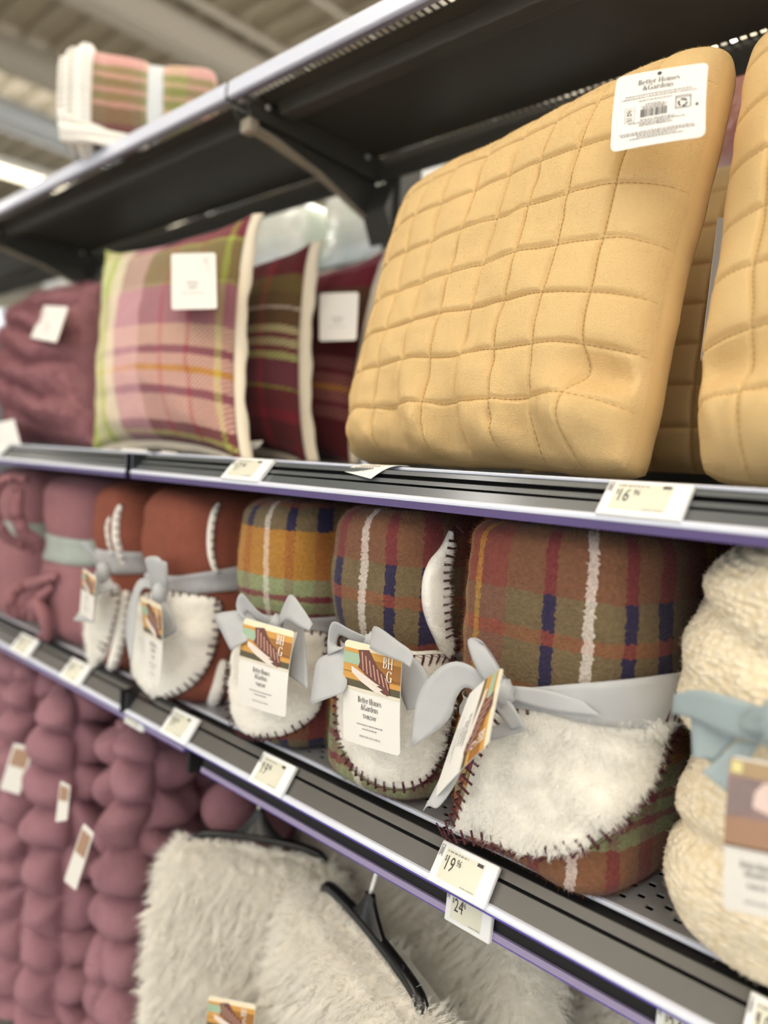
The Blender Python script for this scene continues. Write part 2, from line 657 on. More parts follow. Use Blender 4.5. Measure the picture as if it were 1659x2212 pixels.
def brand_card(parent, tl, tr, br, bl, full=False, bow=0.0, mono=False):
    c = Card(tl, tr, br, bl, bow)
    o = c.build('hang_tag', M_CARD, parent, 0.006, label='white card hang tag with dark print')
    W_, H_ = c.w, c.h
    b = MB()
    if full:
        c.polys(b, serif('Better Homes', 0.5 * W_, 0.80 * H_, 0.075 * H_, 0.85))
        c.polys(b, serif('&Gardens', 0.5 * W_, 0.71 * H_, 0.075 * H_, 0.85))
        c.polys(b, [[(0.5 * W_ + 0.0022 * math.cos(a * 0.6283), 0.935 * H_ + 0.0022 * math.sin(a * 0.6283)) for a in range(10)]])
        rr = random.Random(5)
        x = 0.33
        while x < 0.62:
            wd = rr.choice((0.004, 0.007, 0.011))
            c.polys(b, rc(x * W_, 0.35 * H_, (x + wd) * W_, 0.45 * H_))
            x += wd + rr.choice((0.004, 0.006, 0.01))
        # recycling panel: three bent arrows in a frame
        fx, fy, fs = 0.70 * W_, 0.39 * H_, 0.15 * W_
        c.polys(b, rc(fx, fy, fx + fs, fy + 0.0006) + rc(fx, fy + fs, fx + fs, fy + fs + 0.0006) + rc(fx, fy, fx + 0.0006, fy + fs) + rc(fx + fs, fy, fx + fs + 0.0006, fy + fs) + rc(fx, fy + fs * 0.86, fx + fs, fy + fs * 0.86 + 0.0004))
        for k in range(3):
            a0 = 90 + 120 * k
            c.polys(b, arc(fx + fs / 2, fy + fs * 0.42, fs * 0.33, fs * 0.33, a0 - 42, a0 + 30, fs * 0.11, fs * 0.11, 5))
            a = math.radians(a0 - 42)
            cx_, cy_ = fx + fs / 2 + fs * 0.28 * math.cos(a), fy + fs * 0.42 + fs * 0.28 * math.sin(a)
            c.polys(b, [[(cx_ + fs * 0.12 * math.cos(a), cy_ + fs * 0.12 * math.sin(a)), (cx_ - fs * 0.12 * math.cos(a), cy_ - fs * 0.12 * math.sin(a)), (cx_ + fs * 0.13 * math.sin(a), cy_ - fs * 0.13 * math.cos(a))]])
        # tree mark in a small frame
        gx, gy, gs = 0.15 * W_, 0.33 * H_, 0.11 * W_
        c.polys(b, arc(gx + gs / 2, gy + gs * 0.95, gs * 0.3, gs * 0.25, 10, 250, gs * 0.06, gs * 0.06, 10) + seg(gx + gs * 0.3, gy + gs * 0.6, gx + gs * 0.5, gy + gs * 1.05, gs * 0.06) + seg(gx + gs * 0.7, gy + gs * 0.6, gx + gs * 0.5, gy + gs * 1.05, gs * 0.06) + seg(gx + gs * 0.2, gy + gs * 0.6, gx + gs * 0.8, gy + gs * 0.6, gs * 0.06))
        c.polys(b, sans('Find more at Walmart.com', 0.5 * W_, 0.235 * H_, 0.026 * H_, 0.95))
        c.polys(b, arc(0.92 * W_, 0.41 * H_, 0.018 * W_, 0.018 * W_, 20, 330, 0.0012, 0.0012, 8))
        b.build('tag_lettering', M_INK, o, smooth=False, fixn=False)
        b = MB()
        for k, (y, a, z) in enumerate(((0.645, .14, .86), (0.61, .1, .92), (0.565, .3, .66), (0.51, .38, .58), (0.485, .33, .62), (0.46, .35, .6), (0.31, .33, .7), (0.285, .2, .8), (0.262, .33, .65), (0.165, .1, .9), (0.14, .12, .9), (0.115, .3, .72), (0.09, .22, .8))):
            c.polys(b, wavy_lines(W_, y * H_, 0.012 * H_, a * W_, z * W_, k))
        gx2 = gx + gs
        c.polys(b, rc(gx, gy - gs * .2, gx2, gy - gs * .16) + rc(gx, gy + gs * 1.4, gx2, gy + gs * 1.44) + rc(gx, gy - gs * .2, gx + .0004, gy + gs * 1.4) + rc(gx2, gy - gs * .2, gx2 + .0004, gy + gs * 1.4) + rc(gx + gs * .2, gy, gx + gs * .8, gy + gs * .1) + rc(gx + gs * .2, gy + gs * .25, gx + gs * .8, gy + gs * .33))
        b.build('tag_small_print', M_INKSOFT, o, smooth=False, fixn=False)
    else:
        c.polys(b, serif('Better Homes', 0.5 * W_, 0.44 * H_, 0.055 * H_, 0.75))
        c.polys(b, serif('&Gardens', 0.5 * W_, 0.36 * H_, 0.055 * H_, 0.75))
        b.build('tag_lettering', M_INKSOFT, o, smooth=False, fixn=False)
        b = MB()
        c.polys(b, wavy_lines(W_, 0.27 * H_, 0.02 * H_, 0.25 * W_, 0.75 * W_, 2))
        if mono:
            c.polys(b, serif('BH', 0.8 * W_, 0.80 * H_, 0.11 * H_, 0.7))
            c.polys(b, serif('G', 0.84 * W_, 0.66 * H_, 0.11 * H_, 0.7))
        b.build('tag_small_print', mat('pale_print', 'cdc4bf', 0.6), o, smooth=False, fixn=False)
    return o


# ------------------------------------------------------------------ room
def struct(o):
    o['kind'] = 'structure'
    return o


b = MB()
b.box2(-26, 12, -14, 20, FLOOR_Z - 0.1, FLOOR_Z)
q = NT('polished_concrete_floor')
tc = q.n('ShaderNodeTexCoord')
nz = q.n('ShaderNodeTexNoise', i_Scale=0.8, i_Detail=6.0)
q.l(tc.outputs['Object'], nz.inputs['Vector'])
q.l(q.mix(nz.outputs[0], lin('a3a3a2'), lin('c0c0be')), q.b.inputs['Base Color'])
q.b.inputs['Roughness'].default_value = 0.35
struct(b.build('floor', q.m, smooth=False))

b = MB()
b.box2(-26, 12, -14, 20, CEIL_Z + 0.12, CEIL_Z + 0.2)
M_CEIL = mat('painted_roof_deck', 'b3a892', 0.9, var=0.08, vscale=0.6)
ceil = struct(b.build('ceiling', M_CEIL, smooth=False))
b = MB()
b.box2(-26, 12, -0.02, 0.02, 0, 0.09)
jm = None
for k in range(58):
    y = -4 + k * 0.3
    if jm is None:
        jo = b.build('deck_rib', M_CEIL, ceil, smooth=False)
        jm = jo
    else:
        jo = jm.copy()
        COL.objects.link(jo)
    jo.location = (0, y, CEIL_Z + 0.03)
b = MB()
b.box2(-0.07, 0.07, -14, 20, -0.30, 0.02)
b.box2(-0.12, 0.12, -14, 20, -0.33, -0.30)
M_BEAM = mat('painted_roof_beam', 'bcb3a2', 0.9)
bo = b.build('roof_beam', M_BEAM, ceil, smooth=False)
for k, x in enumerate((-20.4, -14.6, -8.4, -6.6, -4.2, 2.4)):
    o2 = bo if k == 0 else bo.copy()
    if k:
        COL.objects.link(o2)
    o2.location = (x, 0, CEIL_Z)
b = MB()
b.tube([(-6.2, 1.2, CEIL_Z - 0.05), (-6.2, 8, CEIL_Z - 0.05)], 0.035, 10)
b.tube([(-5.2, 1.2, CEIL_Z - 0.1), (-5.2, 8, CEIL_Z - 0.1)], 0.03, 10)
b.build('roof_pipe', M_BEAM, ceil)

M_LAMPBODY = mat('lamp_housing', 'e6e2da', 0.5)
M_LAMPGLOW = mat('lamp_diffuser', 'fff2d6', 0.5, emit=3.0)
for lx, ly0, ly1 in LAMP_ROWS:
    t = empty('ceiling_light', (lx, (ly0 + ly1) / 2, LAMP_Z), 'long white strip light hanging beneath the roof' + ('' if lx < -9 else (' over the aisle in front of the shelves' if ly0 < 0 else ', added unseen behind the shelves to brighten the goods there')), 'light', 'strip lights')
    b = MB()
    b.box2(lx - 0.16, lx + 0.16, ly0, ly1, LAMP_Z - 0.02, LAMP_Z + 0.07)
    b.build('housing', M_LAMPBODY, t, smooth=False)
    b = MB()
    b.box2(lx - 0.13, lx + 0.13, ly0 + 0.05, ly1 - 0.05, LAMP_Z - 0.05, LAMP_Z - 0.02)
    b.build('diffuser', M_LAMPGLOW, t, smooth=False)
    for k in range(4):
        b = MB()
        y = ly0 + (ly1 - ly0) * (k + 0.5) / 4
        b.tube([(lx, y, LAMP_Z + 0.07), (lx, y, CEIL_Z + 0.03)], 0.03, 8)
        b.build('suspension_rod', M_LAMPBODY, t)
p1, p2 = pZ(0, 242, 3.6), pZ(125, 290, 3.6)
dd = (p2 - p1).normalized()
b = MB()
b.tube([p1 - dd * 4, p1 + dd * 9], 0.17, 16)
dz = 3.6 + 0.17
for s_ in (-1.0, 3.5):
    pp = p1 + dd * s_
    b.tube([pp + V((0, 0, 0.15)), V((pp.x, pp.y, CEIL_Z + 0.05))], 0.012, 6)
tag(b.build('air_duct', mat('galvanised_duct', 'c6cacb', 0.45, 0.3)), 'round pale grey air duct hung below the roof', 'duct')

# ------------------------------------------------------------------ gondola
YF = 0.5656      # front plane of the two price rails
YT = 0.731       # front of the top shelves
YB = 1.085       # back plane
ZM = -0.010      # middle deck
ZL = -0.390      # lower deck
ZT = 0.600       # top deck
M_DARK = mat('charcoal_painted_steel', '4b4943', 0.42, 0.1, var=0.12, vscale=6, spec=0.5)
M_DECK = mat('grey_painted_steel', '9b9da0', 0.35, 0.2, var=0.06, vscale=8)
M_BLACK = mat('black_rail_plastic', '23252a', 0.16, spec=0.6)
M_BLACKM = mat('matte_black_channel', '0b0b0d', 0.6)
M_GREYRAIL = mat('grey_rail_plastic', '5d5b58', 0.4)
M_LAV = mat('clear_lavender_plastic', 'd9deee', 0.22, spec=0.6)
M_PURP = mat('purple_plastic_strip', '5a4c80', 0.25, spec=0.6, var=0.15, vscale=12)
M_VIOLET = mat('violet_plastic_edge', '5546a8', 0.3)
M_RIVET = mat('bright_rivet', 'd9d9d4', 0.3, 0.5)
BAYS = [(-1.047, 0.175, 'right'), (-2.268, -1.058, 'left'), (-3.49, -2.279, 'far')]

fr = empty('gondola_shelving', (-1.05, 1.1, FLOOR_Z), 'dark steel gondola frame with uprights and back panels behind the shelves', 'shelving')
for x in (-3.485, -2.272, -1.03, 0.18):
    b = MB()
    b.box2(x - 0.022 + 0.025, x + 0.022 + 0.025, 1.085, 1.15, FLOOR_Z, 0.80)
    up = b.build('upright', M_DARK, fr, smooth=False, bevel=0.002)
    b = MB()
    for k in range(52):
        z = -0.9 + k * 0.0318
        b.box2(x + 0.025 - 0.011, x + 0.025 - 0.006, 1.0835, 1.0855, z, z + 0.02)
        b.box2(x + 0.025 + 0.006, x + 0.025 + 0.011, 1.0835, 1.0855, z, z + 0.02)
    b.build('slot', M_BLACKM, up, smooth=False)
q = NT('beige_pegboard')
tc = q.n('ShaderNodeTexCoord')
sp = q.n('ShaderNodeSeparateXYZ')
q.l(tc.outputs['Object'], sp.inputs[0])
fx = q.math('SUBTRACT', q.math('FRACT', q.math('MULTIPLY', sp.outputs[0], 39.4)), 0.5)
fz = q.math('SUBTRACT', q.math('FRACT', q.math('MULTIPLY', sp.outputs[2], 39.4)), 0.5)
rr = q.math('SQRT', q.math('ADD', q.math('MULTIPLY', fx, fx), q.math('MULTIPLY', fz, fz)))
q.l(q.mix(q.math('LESS_THAN', rr, 0.13), lin('b3a78f'), lin('1a1815')), q.b.inputs['Base Color'])
for x0, x1, _ in BAYS:
    b = MB()
    b.box2(x0 + 0.04, x1 - 0.02, 1.10, 1.112, FLOOR_Z + 0.1, ZL - 0.02)
    b.build('pegboard_panel', q.m, fr, smooth=False)
    b = MB()
    b.box2(x0 + 0.04, x1 - 0.02, 1.10, 1.115, ZL - 0.02, 0.385)
    b.build('back_panel', M_DARK, fr, smooth=False)
    b = MB()
    b.box2(x0 + 0.03, x1 - 0.01, 1.092, 1.125, 0.385, 0.412)
    b.build('panel_cap', mat('grey_panel_cap', '8b8a86', 0.5), fr, smooth=False, bevel=0.003)
b = MB()
b.box2(-3.5, 0.2, 0.60, 1.083, FLOOR_Z, FLOOR_Z + 0.12)
tag(b.build('floor_plinth', M_DARK, None, smooth=False, bevel=0.004), 'dark steel base plinth on the floor under the hanging throws', 'plinth')


def slotted(x0, x1, y0, y1, z, pitch, hw, rows, th, m, name, parent, uvoff=0.0):
    """plate with real rectangular slots: rows = [(y centre, depth, x shift)]"""
    xs = [x0]
    b = MB()
    ys = [y0]
    for yc, hd, _ in rows:
        ys += [yc - hd / 2, yc + hd / 2]
    ys.append(y1)
    idx = {}

    def vt(x, y):
        k = (round(x, 5), round(y, 5))
        if k not in idx:
            idx[k] = b.vert((x, y, z))
        return idx[k]
    n = int((x1 - x0) / pitch)
    half = pitch / 2
    # column edges on a half-pitch lattice so shifted rows share vertices
    edges = [x0]
    for i in range(2 * n):
        c = x0 + half * (i + 0.5)
        edges += [c - hw / 2, c + hw / 2]
    edges.append(x1)
    for j in range(len(ys) - 1):
        hole = j % 2 == 1
        sh = rows[j // 2][2] if hole else 0
        for i in range(len(edges) - 1):
            if hole and i % 2 == 1 and ((i // 2) % 2 == sh):
                continue
            b.face((vt(edges[i], ys[j]), vt(edges[i + 1], ys[j]), vt(edges[i + 1], ys[j + 1]), vt(edges[i], ys[j + 1])))
    return b.build(name, m, parent, smooth=False, solid=th)


def rail(parent, x0, x1, zt, dz, strip, face_m, ztop_off=0.0):
    """sloping price rail in front of a deck: zt = top edge height, dz = drop of the face"""
    y0, y1 = YF, YF + 0.026
    b = MB()
    if strip < 0.006:       # lower rail: narrow top facet, one groove, wide face
        b.extrude([(y1 + 0.003, zt), (y1 - 0.001, zt + 0.0015), (y1 - 0.0075, zt - 0.0055), (y1 - 0.005, zt - 0.0080), (y1 - 0.0095, zt - 0.0085), (y0 + 0.003, zt - dz * 0.98), (y0 + 0.003, zt - dz - 0.004), (y1 + 0.003, zt - dz * 0.9)], x0, x1)
        gro = (2, 3)
    else:
        gro = (2, 3, 4, 6, 7, 8)
        b.extrude([(y1 + 0.003, zt), (y1 - 0.001, zt + 0.0015), (y1 - 0.005, zt - 0.003), (y1 - 0.0005, zt - 0.0065), (y1 - 0.0035, zt - 0.0095), (y1 - 0.0085, zt - 0.0075), (y1 - 0.0125, zt - dz * 0.5), (y1 - 0.0075, zt - dz * 0.6), (y1 - 0.010, zt - dz * 0.70), (y1 - 0.0152, zt - dz * 0.6), (y0 + 0.003, zt - dz * 0.98), (y0 + 0.003, zt - dz - 0.004), (y1 + 0.003, zt - dz * 0.9)], x0, x1)
    for k_ in gro:       # grooves between the facets
        b.mi[k_] = 1
    o = b.build('price_rail', [face_m, M_BLACKM], parent, smooth=False)
    b = MB()
    b.extrude([(YF + 0.048, zt - 0.004), (YF + 0.026, zt - 0.012), (YF + 0.026, zt - 0.020), (YF + 0.05, zt - 0.012)], x0, x1)
    b.build('channel', M_BLACKM, parent, smooth=False)
    b = MB()
    zb = zt - dz
    b.extrude([(y0 + 0.0045, zb + 0.001), (y0, zb + 0.001), (y0 - 0.0035, zb - 0.0015), (y0 - 0.003, zb - 0.005), (y0 + 0.0045, zb - 0.005)], x0, x1)
    b.build('clear_edge', M_LAV, o, smooth=False, bevel=0.0008)
    b = MB()
    if strip > 0.006:
        b.extrude([(y0 - 0.003, zb - 0.005), (y0 - 0.0015, zb - strip), (y0 + 0.004, zb - strip), (y0 + 0.004, zb - 0.005)], x0, x1)
        b.build('tinted_strip', M_PURP, o, smooth=False)
    else:
        b.extrude([(y0 - 0.003, zb - 0.005), (y0 - 0.0028, zb - 0.0068), (y0 + 0.004, zb - 0.0068), (y0 + 0.004, zb - 0.005)], x0, x1)
        b.build('tinted_strip', M_VIOLET, o, smooth=False)
    for x in (x0, x1):
        b = MB()
        b.box((x, (y0 + y1) / 2 + 0.002, zt - dz / 2 - 0.004), 0.003, 0.03, dz + 0.012)
        b.build('end_cap', M_BLACK, o, smooth=False)
    return o


WHERE = {'right': 'in the bay with the yellow pillows', 'left': 'in the next bay with the mauve cushion', 'far': 'in the farthest bay'}
for x0, x1, k in BAYS:
    # ---- middle shelf
    t = empty('wall_shelf', ((x0 + x1) / 2, YF + 0.05, ZM), 'middle steel shelf holding cushions ' + WHERE[k], 'shelf', 'middle shelves')
    b = MB()
    b.box2(x0, x1, YF + 0.046, YB, ZM - 0.004, ZM)
    b.box2(x0, x1, YF + 0.046, YF + 0.049, ZM - 0.034, ZM - 0.004)
    b.box2(x0, x0 + 0.003, YF + 0.05, YB, ZM - 0.032, ZM - 0.004)
    b.box2(x1 - 0.003, x1, YF + 0.05, YB, ZM - 0.032, ZM - 0.004)
    b.build('deck', M_DARK, t, smooth=False)
    b = MB()
    b.box2(x0, x1, YF + 0.041, YF + 0.048, ZM - 0.002, ZM + 0.0018)
    b.build('deck_edge', M_LAV, t, smooth=False, bevel=0.001)
    rail(t, x0 + 0.004, x1 - 0.004, -0.0135, 0.0235, 0.0125, mat('slate_rail_plastic', '565b5f', 0.2, spec=0.7))
    # ---- lower shelf
    t = empty('wall_shelf', ((x0 + x1) / 2, YF + 0.05, ZL), 'lower perforated steel shelf holding folded throws ' + WHERE[k], 'shelf', 'lower shelves')
    if k != 'far':
        slotted(x0, x1, YF + 0.049, YF + 0.20, ZL - 0.001, 0.0254, 0.0072, [(YF + 0.068 + 0.0127 * i, 0.0078, i % 2) for i in range(10)], 0.002, M_DECK, 'perforated_deck', t)
        ys = YF + 0.20
    else:
        ys = YF + 0.049
    b = MB()
    b.box2(x0, x1, ys, YB, ZL - 0.002, ZL)
    b.build('deck', M_DECK, t, smooth=False)
    b = MB()
    b.box2(x0, x1, YF + 0.046, YF + 0.049, ZL - 0.034, ZL - 0.002)
    b.box2(x0, x1, YF + 0.05, YB, ZL - 0.036, ZL - 0.033)
    b.build('underframe', M_BLACKM, t, smooth=False)
    b = MB()
    b.box2(x0, x1, YF + 0.044, YF + 0.050, ZL - 0.003, ZL + 0.0012)
    b.build('deck_edge', M_LAV, t, smooth=False, bevel=0.001)
    rail(t, x0 + 0.004, x1 - 0.004, -0.3925, 0.0255, 0.002, M_GREYRAIL)
    # ---- top shelf
    t = empty('wall_shelf', ((x0 + x1) / 2, YT, ZT), 'top charcoal steel shelf seen from below ' + WHERE[k], 'shelf', 'top shelves')
    b = MB()
    # front strip with a single row of slots, then plain deck, then the rear row
    p = 0.0127
    n = int((x1 - x0) / p)
    for (ya, yb_, y2, y3) in ((YT, YT + 0.026, YT + 0.041, YT + 0.046), (YB - 0.028, YB - 0.012, YB - 0.004, YB)):
        b.box2(x0, x1, ya, yb_, ZT - 0.001, ZT)
        b.box2(x0, x1, y2, y3, ZT - 0.001, ZT)
        for i in range(n + 1):
            xa = x0 + i * p - 0.0025
            b.box2(max(x0, xa), min(x1, xa + 0.0050), yb_, y2, ZT - 0.001, ZT)
    b.build('slotted_edge', M_DARK, t, smooth=False)
    b = MB()
    b.box2(x0, x1, YT + 0.046, YB - 0.028, ZT - 0.0015, ZT)
    b.build('deck', M_DARK, t, smooth=False)
    b = MB()
    b.box2(x0, x1, YT - 0.002, YT + 0.001, ZT - 0.018, ZT + 0.002)
    b.build('front_lip', M_DARK, t, smooth=False)
    b = MB()
    b.extrude([(YT - 0.003, ZT + 0.012), (YT - 0.010, ZT + 0.004), (YT - 0.012, ZT - 0.018), (YT - 0.008, ZT - 0.020), (YT - 0.002, ZT - 0.012)], x0 + 0.002, x1 - 0.002)
    o = b.build('clear_edge', M_LAV, t, smooth=False, bevel=0.001)
    b = MB()
    b.extrude([(YT - 0.009, ZT - 0.0195), (YT - 0.008, ZT - 0.022), (YT + 0.006, ZT - 0.019), (YT + 0.006, ZT - 0.012)], x0 + 0.002, x1 - 0.002)
    b.build('tinted_strip', mat('grey_lavender_underside', '8d8a9c', 0.35), o, smooth=False)
    b = MB()
    b.extrude([(YT + 0.07, ZT - 0.001), (YT + 0.076, ZT - 0.024), (YT + 0.105, ZT - 0.024), (YT + 0.111, ZT - 0.001)], x0 + 0.03, x1 - 0.03)
    b.build('stiffener', M_DARK, t, smooth=False, bevel=0.002)
    b = MB()
    b.box2(x0, x1, YB - 0.002, YB + 0.004, ZT - 0.045, ZT)
    b.build('rear_flange', M_DARK, t, smooth=False)
    for sx, x in ((1, x0), (-1, x1)):
        b = MB()
        prof = [(YT + 0.004, ZT - 0.002), (YT + 0.03, ZT - 0.036), (YT + 0.20, ZT - 0.044), (YB, ZT - 0.05), (YB, ZT - 0.002)]
        b.extrude(prof, x + sx * 0.012, x + sx * 0.0145)
        sf = b.build('side_flange', M_DARK, t, smooth=False)
        for yy in (YT + 0.062, YB - 0.045):
            b = MB()
            b.tube([(x + sx * 0.0145, yy, ZT - 0.012), (x + sx * 0.018, yy, ZT - 0.012)], 0.0055, 10)
            b.build('rivet', M_RIVET, sf)

    # ---- brackets under the top shelf: the left end of each bay
M_WORN = mat('worn_beige_bracket_edge', 'a89d8a', 0.6, var=0.2, vscale=60)
for x in (-1.0525, -2.2735):
    t = empty('shelf_bracket', (x, YB, ZT - 0.12), 'tapering charcoal bracket with worn beige edge under the top shelf ' + ('beside the yellow pillow' if x > -2 else 'above the mauve cushion'), 'bracket', 'brackets under the top shelves')
    b = MB()
    pr = [(YT + 0.035, ZT - 0.004), (YT + 0.040, ZT - 0.035), (YT + 0.05, ZT - 0.046), (YT + 0.09, ZT - 0.05), (YT + 0.2, ZT - 0.072), (YB - 0.06, ZT - 0.105), (YB + 0.0, ZT - 0.125), (YB + 0.0, ZT - 0.004)]
    b.extrude(pr, x - 0.004, x + 0.004)
    b.build('web', M_DARK, t, smooth=False)
    b = MB()
    lo_ = pr[1:7]
    rows = []
    for i, (y, z) in enumerate(lo_):
        hw = [0.010, 0.013, 0.013, 0.009, 0.006, 0.006][i]
        rows.append([V((x - hw, y, z - 0.002)), V((x + hw, y, z - 0.002))])
    b.grid(rows)
    b.build('lower_edge', M_WORN, t, smooth=False, solid=0.004)
    b = MB()
    b.box2(x - 0.014, x + 0.014, YT + 0.03, YT + 0.052, ZT - 0.058, ZT - 0.034)
    b.build('nose', M_WORN, t, bevel=0.004)
    b = MB()
    b.extrude([(YB - 0.03, ZT - 0.11), (YB, ZT - 0.17), (YB, ZT - 0.05)], x - 0.004, x + 0.06)
    b.build('hook_plate', M_DARK, t, smooth=False)
    b = MB()
    b.tube([(x + 0.01, YB - 0.012, ZT - 0.115), (x + 0.01, YB - 0.02, ZT - 0.115)], 0.006, 10)
    b.build('bolt', M_RIVET, t)

# ------------------------------------------------------------------ cushions
def sgnpow(a, e):
    return math.copysign(abs(a) ** e, a)


def cushion(t, corners, T, mf, mb, N=64, quilt=None, disp=None, names=('front_panel', 'back_panel'), pinch=0.05, backT=None, ex=2.6, stitch_m=None, depth=0.0042, gus=0.0, rnd=0.0, warp=0.0):
    BL, BR, TR, TL = [V(c) for c in corners]
    W_ = ((BR - BL).length + (TR - TL).length) / 2
    H_ = ((TL - BL).length + (TR - BR).length) / 2
    nrm = (BR - BL).cross(TL - BL).normalized()
    # nrm points towards the aisle
    backT = backT or T

    def base(s, u):
        kr = 1 - rnd * abs(s * u) ** 8
        s2 = s * (1 - pinch * (1 - u * u)) * kr
        u2 = u * (1 - pinch * (1 - s * s)) * kr
        a, b_ = (s2 + 1) / 2, (u2 + 1) / 2
        p = BL * (1 - a) * (1 - b_) + BR * a * (1 - b_) + TR * a * b_ + TL * (1 - a) * b_
        if warp:        # cloth is never ruled straight
            p += (BR - BL).normalized() * warp * fbm((s, u, 1.7), 1.6, 3) + (TL - BL).normalized() * warp * fbm((s, u, 8.3), 1.6, 3)
        return p

    def puff(s, u):
        return max(0.0, (1 - abs(s) ** ex) * (1 - abs(u) ** ex)) ** 0.5

    def groove(s, u):
        if not quilt:
            return 0.0, 0.0
        nc, nr = quilt
        fs = (s + 1) / 2 * nc
        fu = (u + 1) / 2 * nr
        ds = abs(fs - round(fs)) * W_ / nc
        du = abs(fu - round(fu)) * H_ / nr
        if round(fs) in (0, nc):
            ds = 1
        if round(fu) in (0, nr):
            du = 1
        g = max(math.exp(-(ds / 0.0026) ** 2), math.exp(-(du / 0.0026) ** 2))
        cell = (math.sin(math.pi * (fs % 1)) * math.sin(math.pi * (fu % 1))) ** 0.4
        return g, cell

    def front(s, u, o=0.0):
        p = base(s, u)
        h = T * puff(s, u)
        if quilt:
            g, cell = groove(s, u)
            k = min(1, puff(s, u) * 2.5)
            h += (-depth * g + 0.0018 * cell) * k
        if disp:
            h += disp(s, u) * min(1.0, puff(s, u) * 2.2)
        return p + nrm * (h + o)
    lin_ = [-1 + 2 * i / N for i in range(N + 1)]
    sp = [math.sin(x * math.pi / 2) * 0.45 + x * 0.55 for x in lin_]
    if quilt:
        M2 = N
        sp = sorted(set([round(x, 5) for x in sp] + [round(-1 + 2 * k / quilt[0] + d * 2 / W_, 5) for k in range(1, quilt[0]) for d in (-0.0045, -0.002, 0, 0.002, 0.0045)]))
        tp = sorted(set([round(-1 + 2 * i / N, 5) for i in range(N + 1)] + [round(-1 + 2 * k / quilt[1] + d * 2 / H_, 5) for k in range(1, quilt[1]) for d in (-0.0045, -0.002, 0, 0.002, 0.0045)]))
    else:
        tp = sp
    b = MB()
    rows = [[front(s, u) for s in sp] for u in tp]
    uvs = [[((s + 1) / 2 * W_, (1 - u) / 2 * H_) for s in sp] for u in tp]
    b.grid(rows, uvs)
    fo = b.build(names[0], mf, t, fixn=False)
    b = MB()
    cen = base(0, 0)

    def back(s, u):
        if not gus:
            return base(s, u) - nrm * backT * puff(s, u) * (1 + 0.1 * fbm((s, u, 3), 2))
        rho = max(abs(s), abs(u), 1e-6)
        if rho > 0.75:      # side wall of the cushion
            f = (1 - rho) / 0.25
            p = base(s / rho, u / rho)
            d = (p - cen).normalized()
            return p - nrm * gus * f + d * (0.003 * math.sin(math.pi * f) + 0.004 * fbm(p, 18) * f)
        k = rho / 0.75
        return base(s / rho * k, u / rho * k) - nrm * (gus + backT * (1 - k ** 4) ** 0.5)
    rows = [[back(s, u) for s in lin_[::2]] for u in lin_[::2]]
    b.grid(rows, [[((s + 1) / 2 * W_, (1 - u) / 2 * H_) for s in lin_[::2]] for u in lin_[::2]], flip=True)
    bo = b.build(names[1], mb, t, fixn=False)
    if quilt and stitch_m:
        b = MB()

        def dash(s0, u0, s1, u1, horizontal):
            a, c = front(s0, u0, 0.0009), front(s1, u1, 0.0009)
            d = (c - a).normalized()
            sd = nrm.cross(d) * 0.00042
            k = [b.vert(a - sd), b.vert(c - sd), b.vert(c + sd), b.vert(a + sd), b.vert((a + c) / 2 + nrm * 0.0006)]
            for i in range(4):
                b.face((k[i], k[(i + 1) % 4], k[4]))
        nc, nr = quilt
        for k in range(1, nc):
            s = -1 + 2 * k / nc
            m = int(H_ / 0.0052)
            for i in range(m):
                u = -1 + 2 * (i + 0.5) / m
                dash(s, u - 0.62 / m, s, u + 0.62 / m, False)
        for k in range(1, nr):
            u = -1 + 2 * k / nr
            m = int(W_ / 0.0052)
            for i in range(m):
                s = -1 + 2 * (i + 0.5) / m
                dash(s - 0.62 / m, u, s + 0.62 / m, u, True)
        tag(b.build('quilting_stitch', stitch_m, fo, smooth=False, fixn=False), kind='stuff')
    return fo, bo, base, nrm, front


def flange(t, base, nrm, wdt, m, sides, name='flange', off=0.0):
    """loose fabric flange along the seam on the given sides"""
    b = MB()
    for side in sides:
        rows = []
        for i in range(41):
            a = -1 + 2 * i / 40
            p, ins = {'r': (base(1, a), base(0.9, a)), 'l': (base(-1, a), base(-0.9, a)), 'b': (base(a, -1), base(a, -0.9)), 't': (base(a, 1), base(a, 0.9))}[side]
            d = (p - ins).normalized()
            wv = 0.0025 * math.sin(i * 0.45) + 0.0015 * math.sin(i * 1.1 + 1)
            rows.append([p + nrm * off, p + d * wdt * 0.5 - nrm * (0.006 - off + wv * 0.5), p + d * wdt - nrm * (0.012 - off + wv)])
        b.grid(rows)
    return b.build(name, m, t, solid=0.004)


def velvet(name, col, var=0.14, bs=420, bump=0.45, sheen=0.5, tint=None):
    q = NT(name)
    tc = q.n('ShaderNodeTexCoord')
    n1 = q.n('ShaderNodeTexNoise', i_Scale=14.0, i_Detail=5.0)
    n2 = q.n('ShaderNodeTexNoise', i_Scale=float(bs), i_Detail=3.0)
    for n_ in (n1, n2):
        q.l(tc.outputs['Object'], n_.inputs['Vector'])
    c = lin(col)
    lo = tuple(x * (1 - var) for x in c[:3]) + (1,)
    hi = tuple(min(1, x * (1 + var)) for x in c[:3]) + (1,)
    mixv = q.math('ADD', q.math('MULTIPLY', n1.outputs[0], 0.6), q.math('MULTIPLY', n2.outputs[0], 0.4))
    q.l(q.mix(mixv, lo, hi), q.b.inputs['Base Color'])
    q.b.inputs['Roughness'].default_value = 0.9
    q.b.inputs['Specular IOR Level'].default_value = 0.15
    q.b.inputs['Sheen Weight'].default_value = sheen
    q.b.inputs['Sheen Roughness'].default_value = 0.4
    q.b.inputs['Sheen Tint'].default_value = lin(tint or col)
    q.bump(n2.outputs[0], bump, 0.0025)
    return q.m


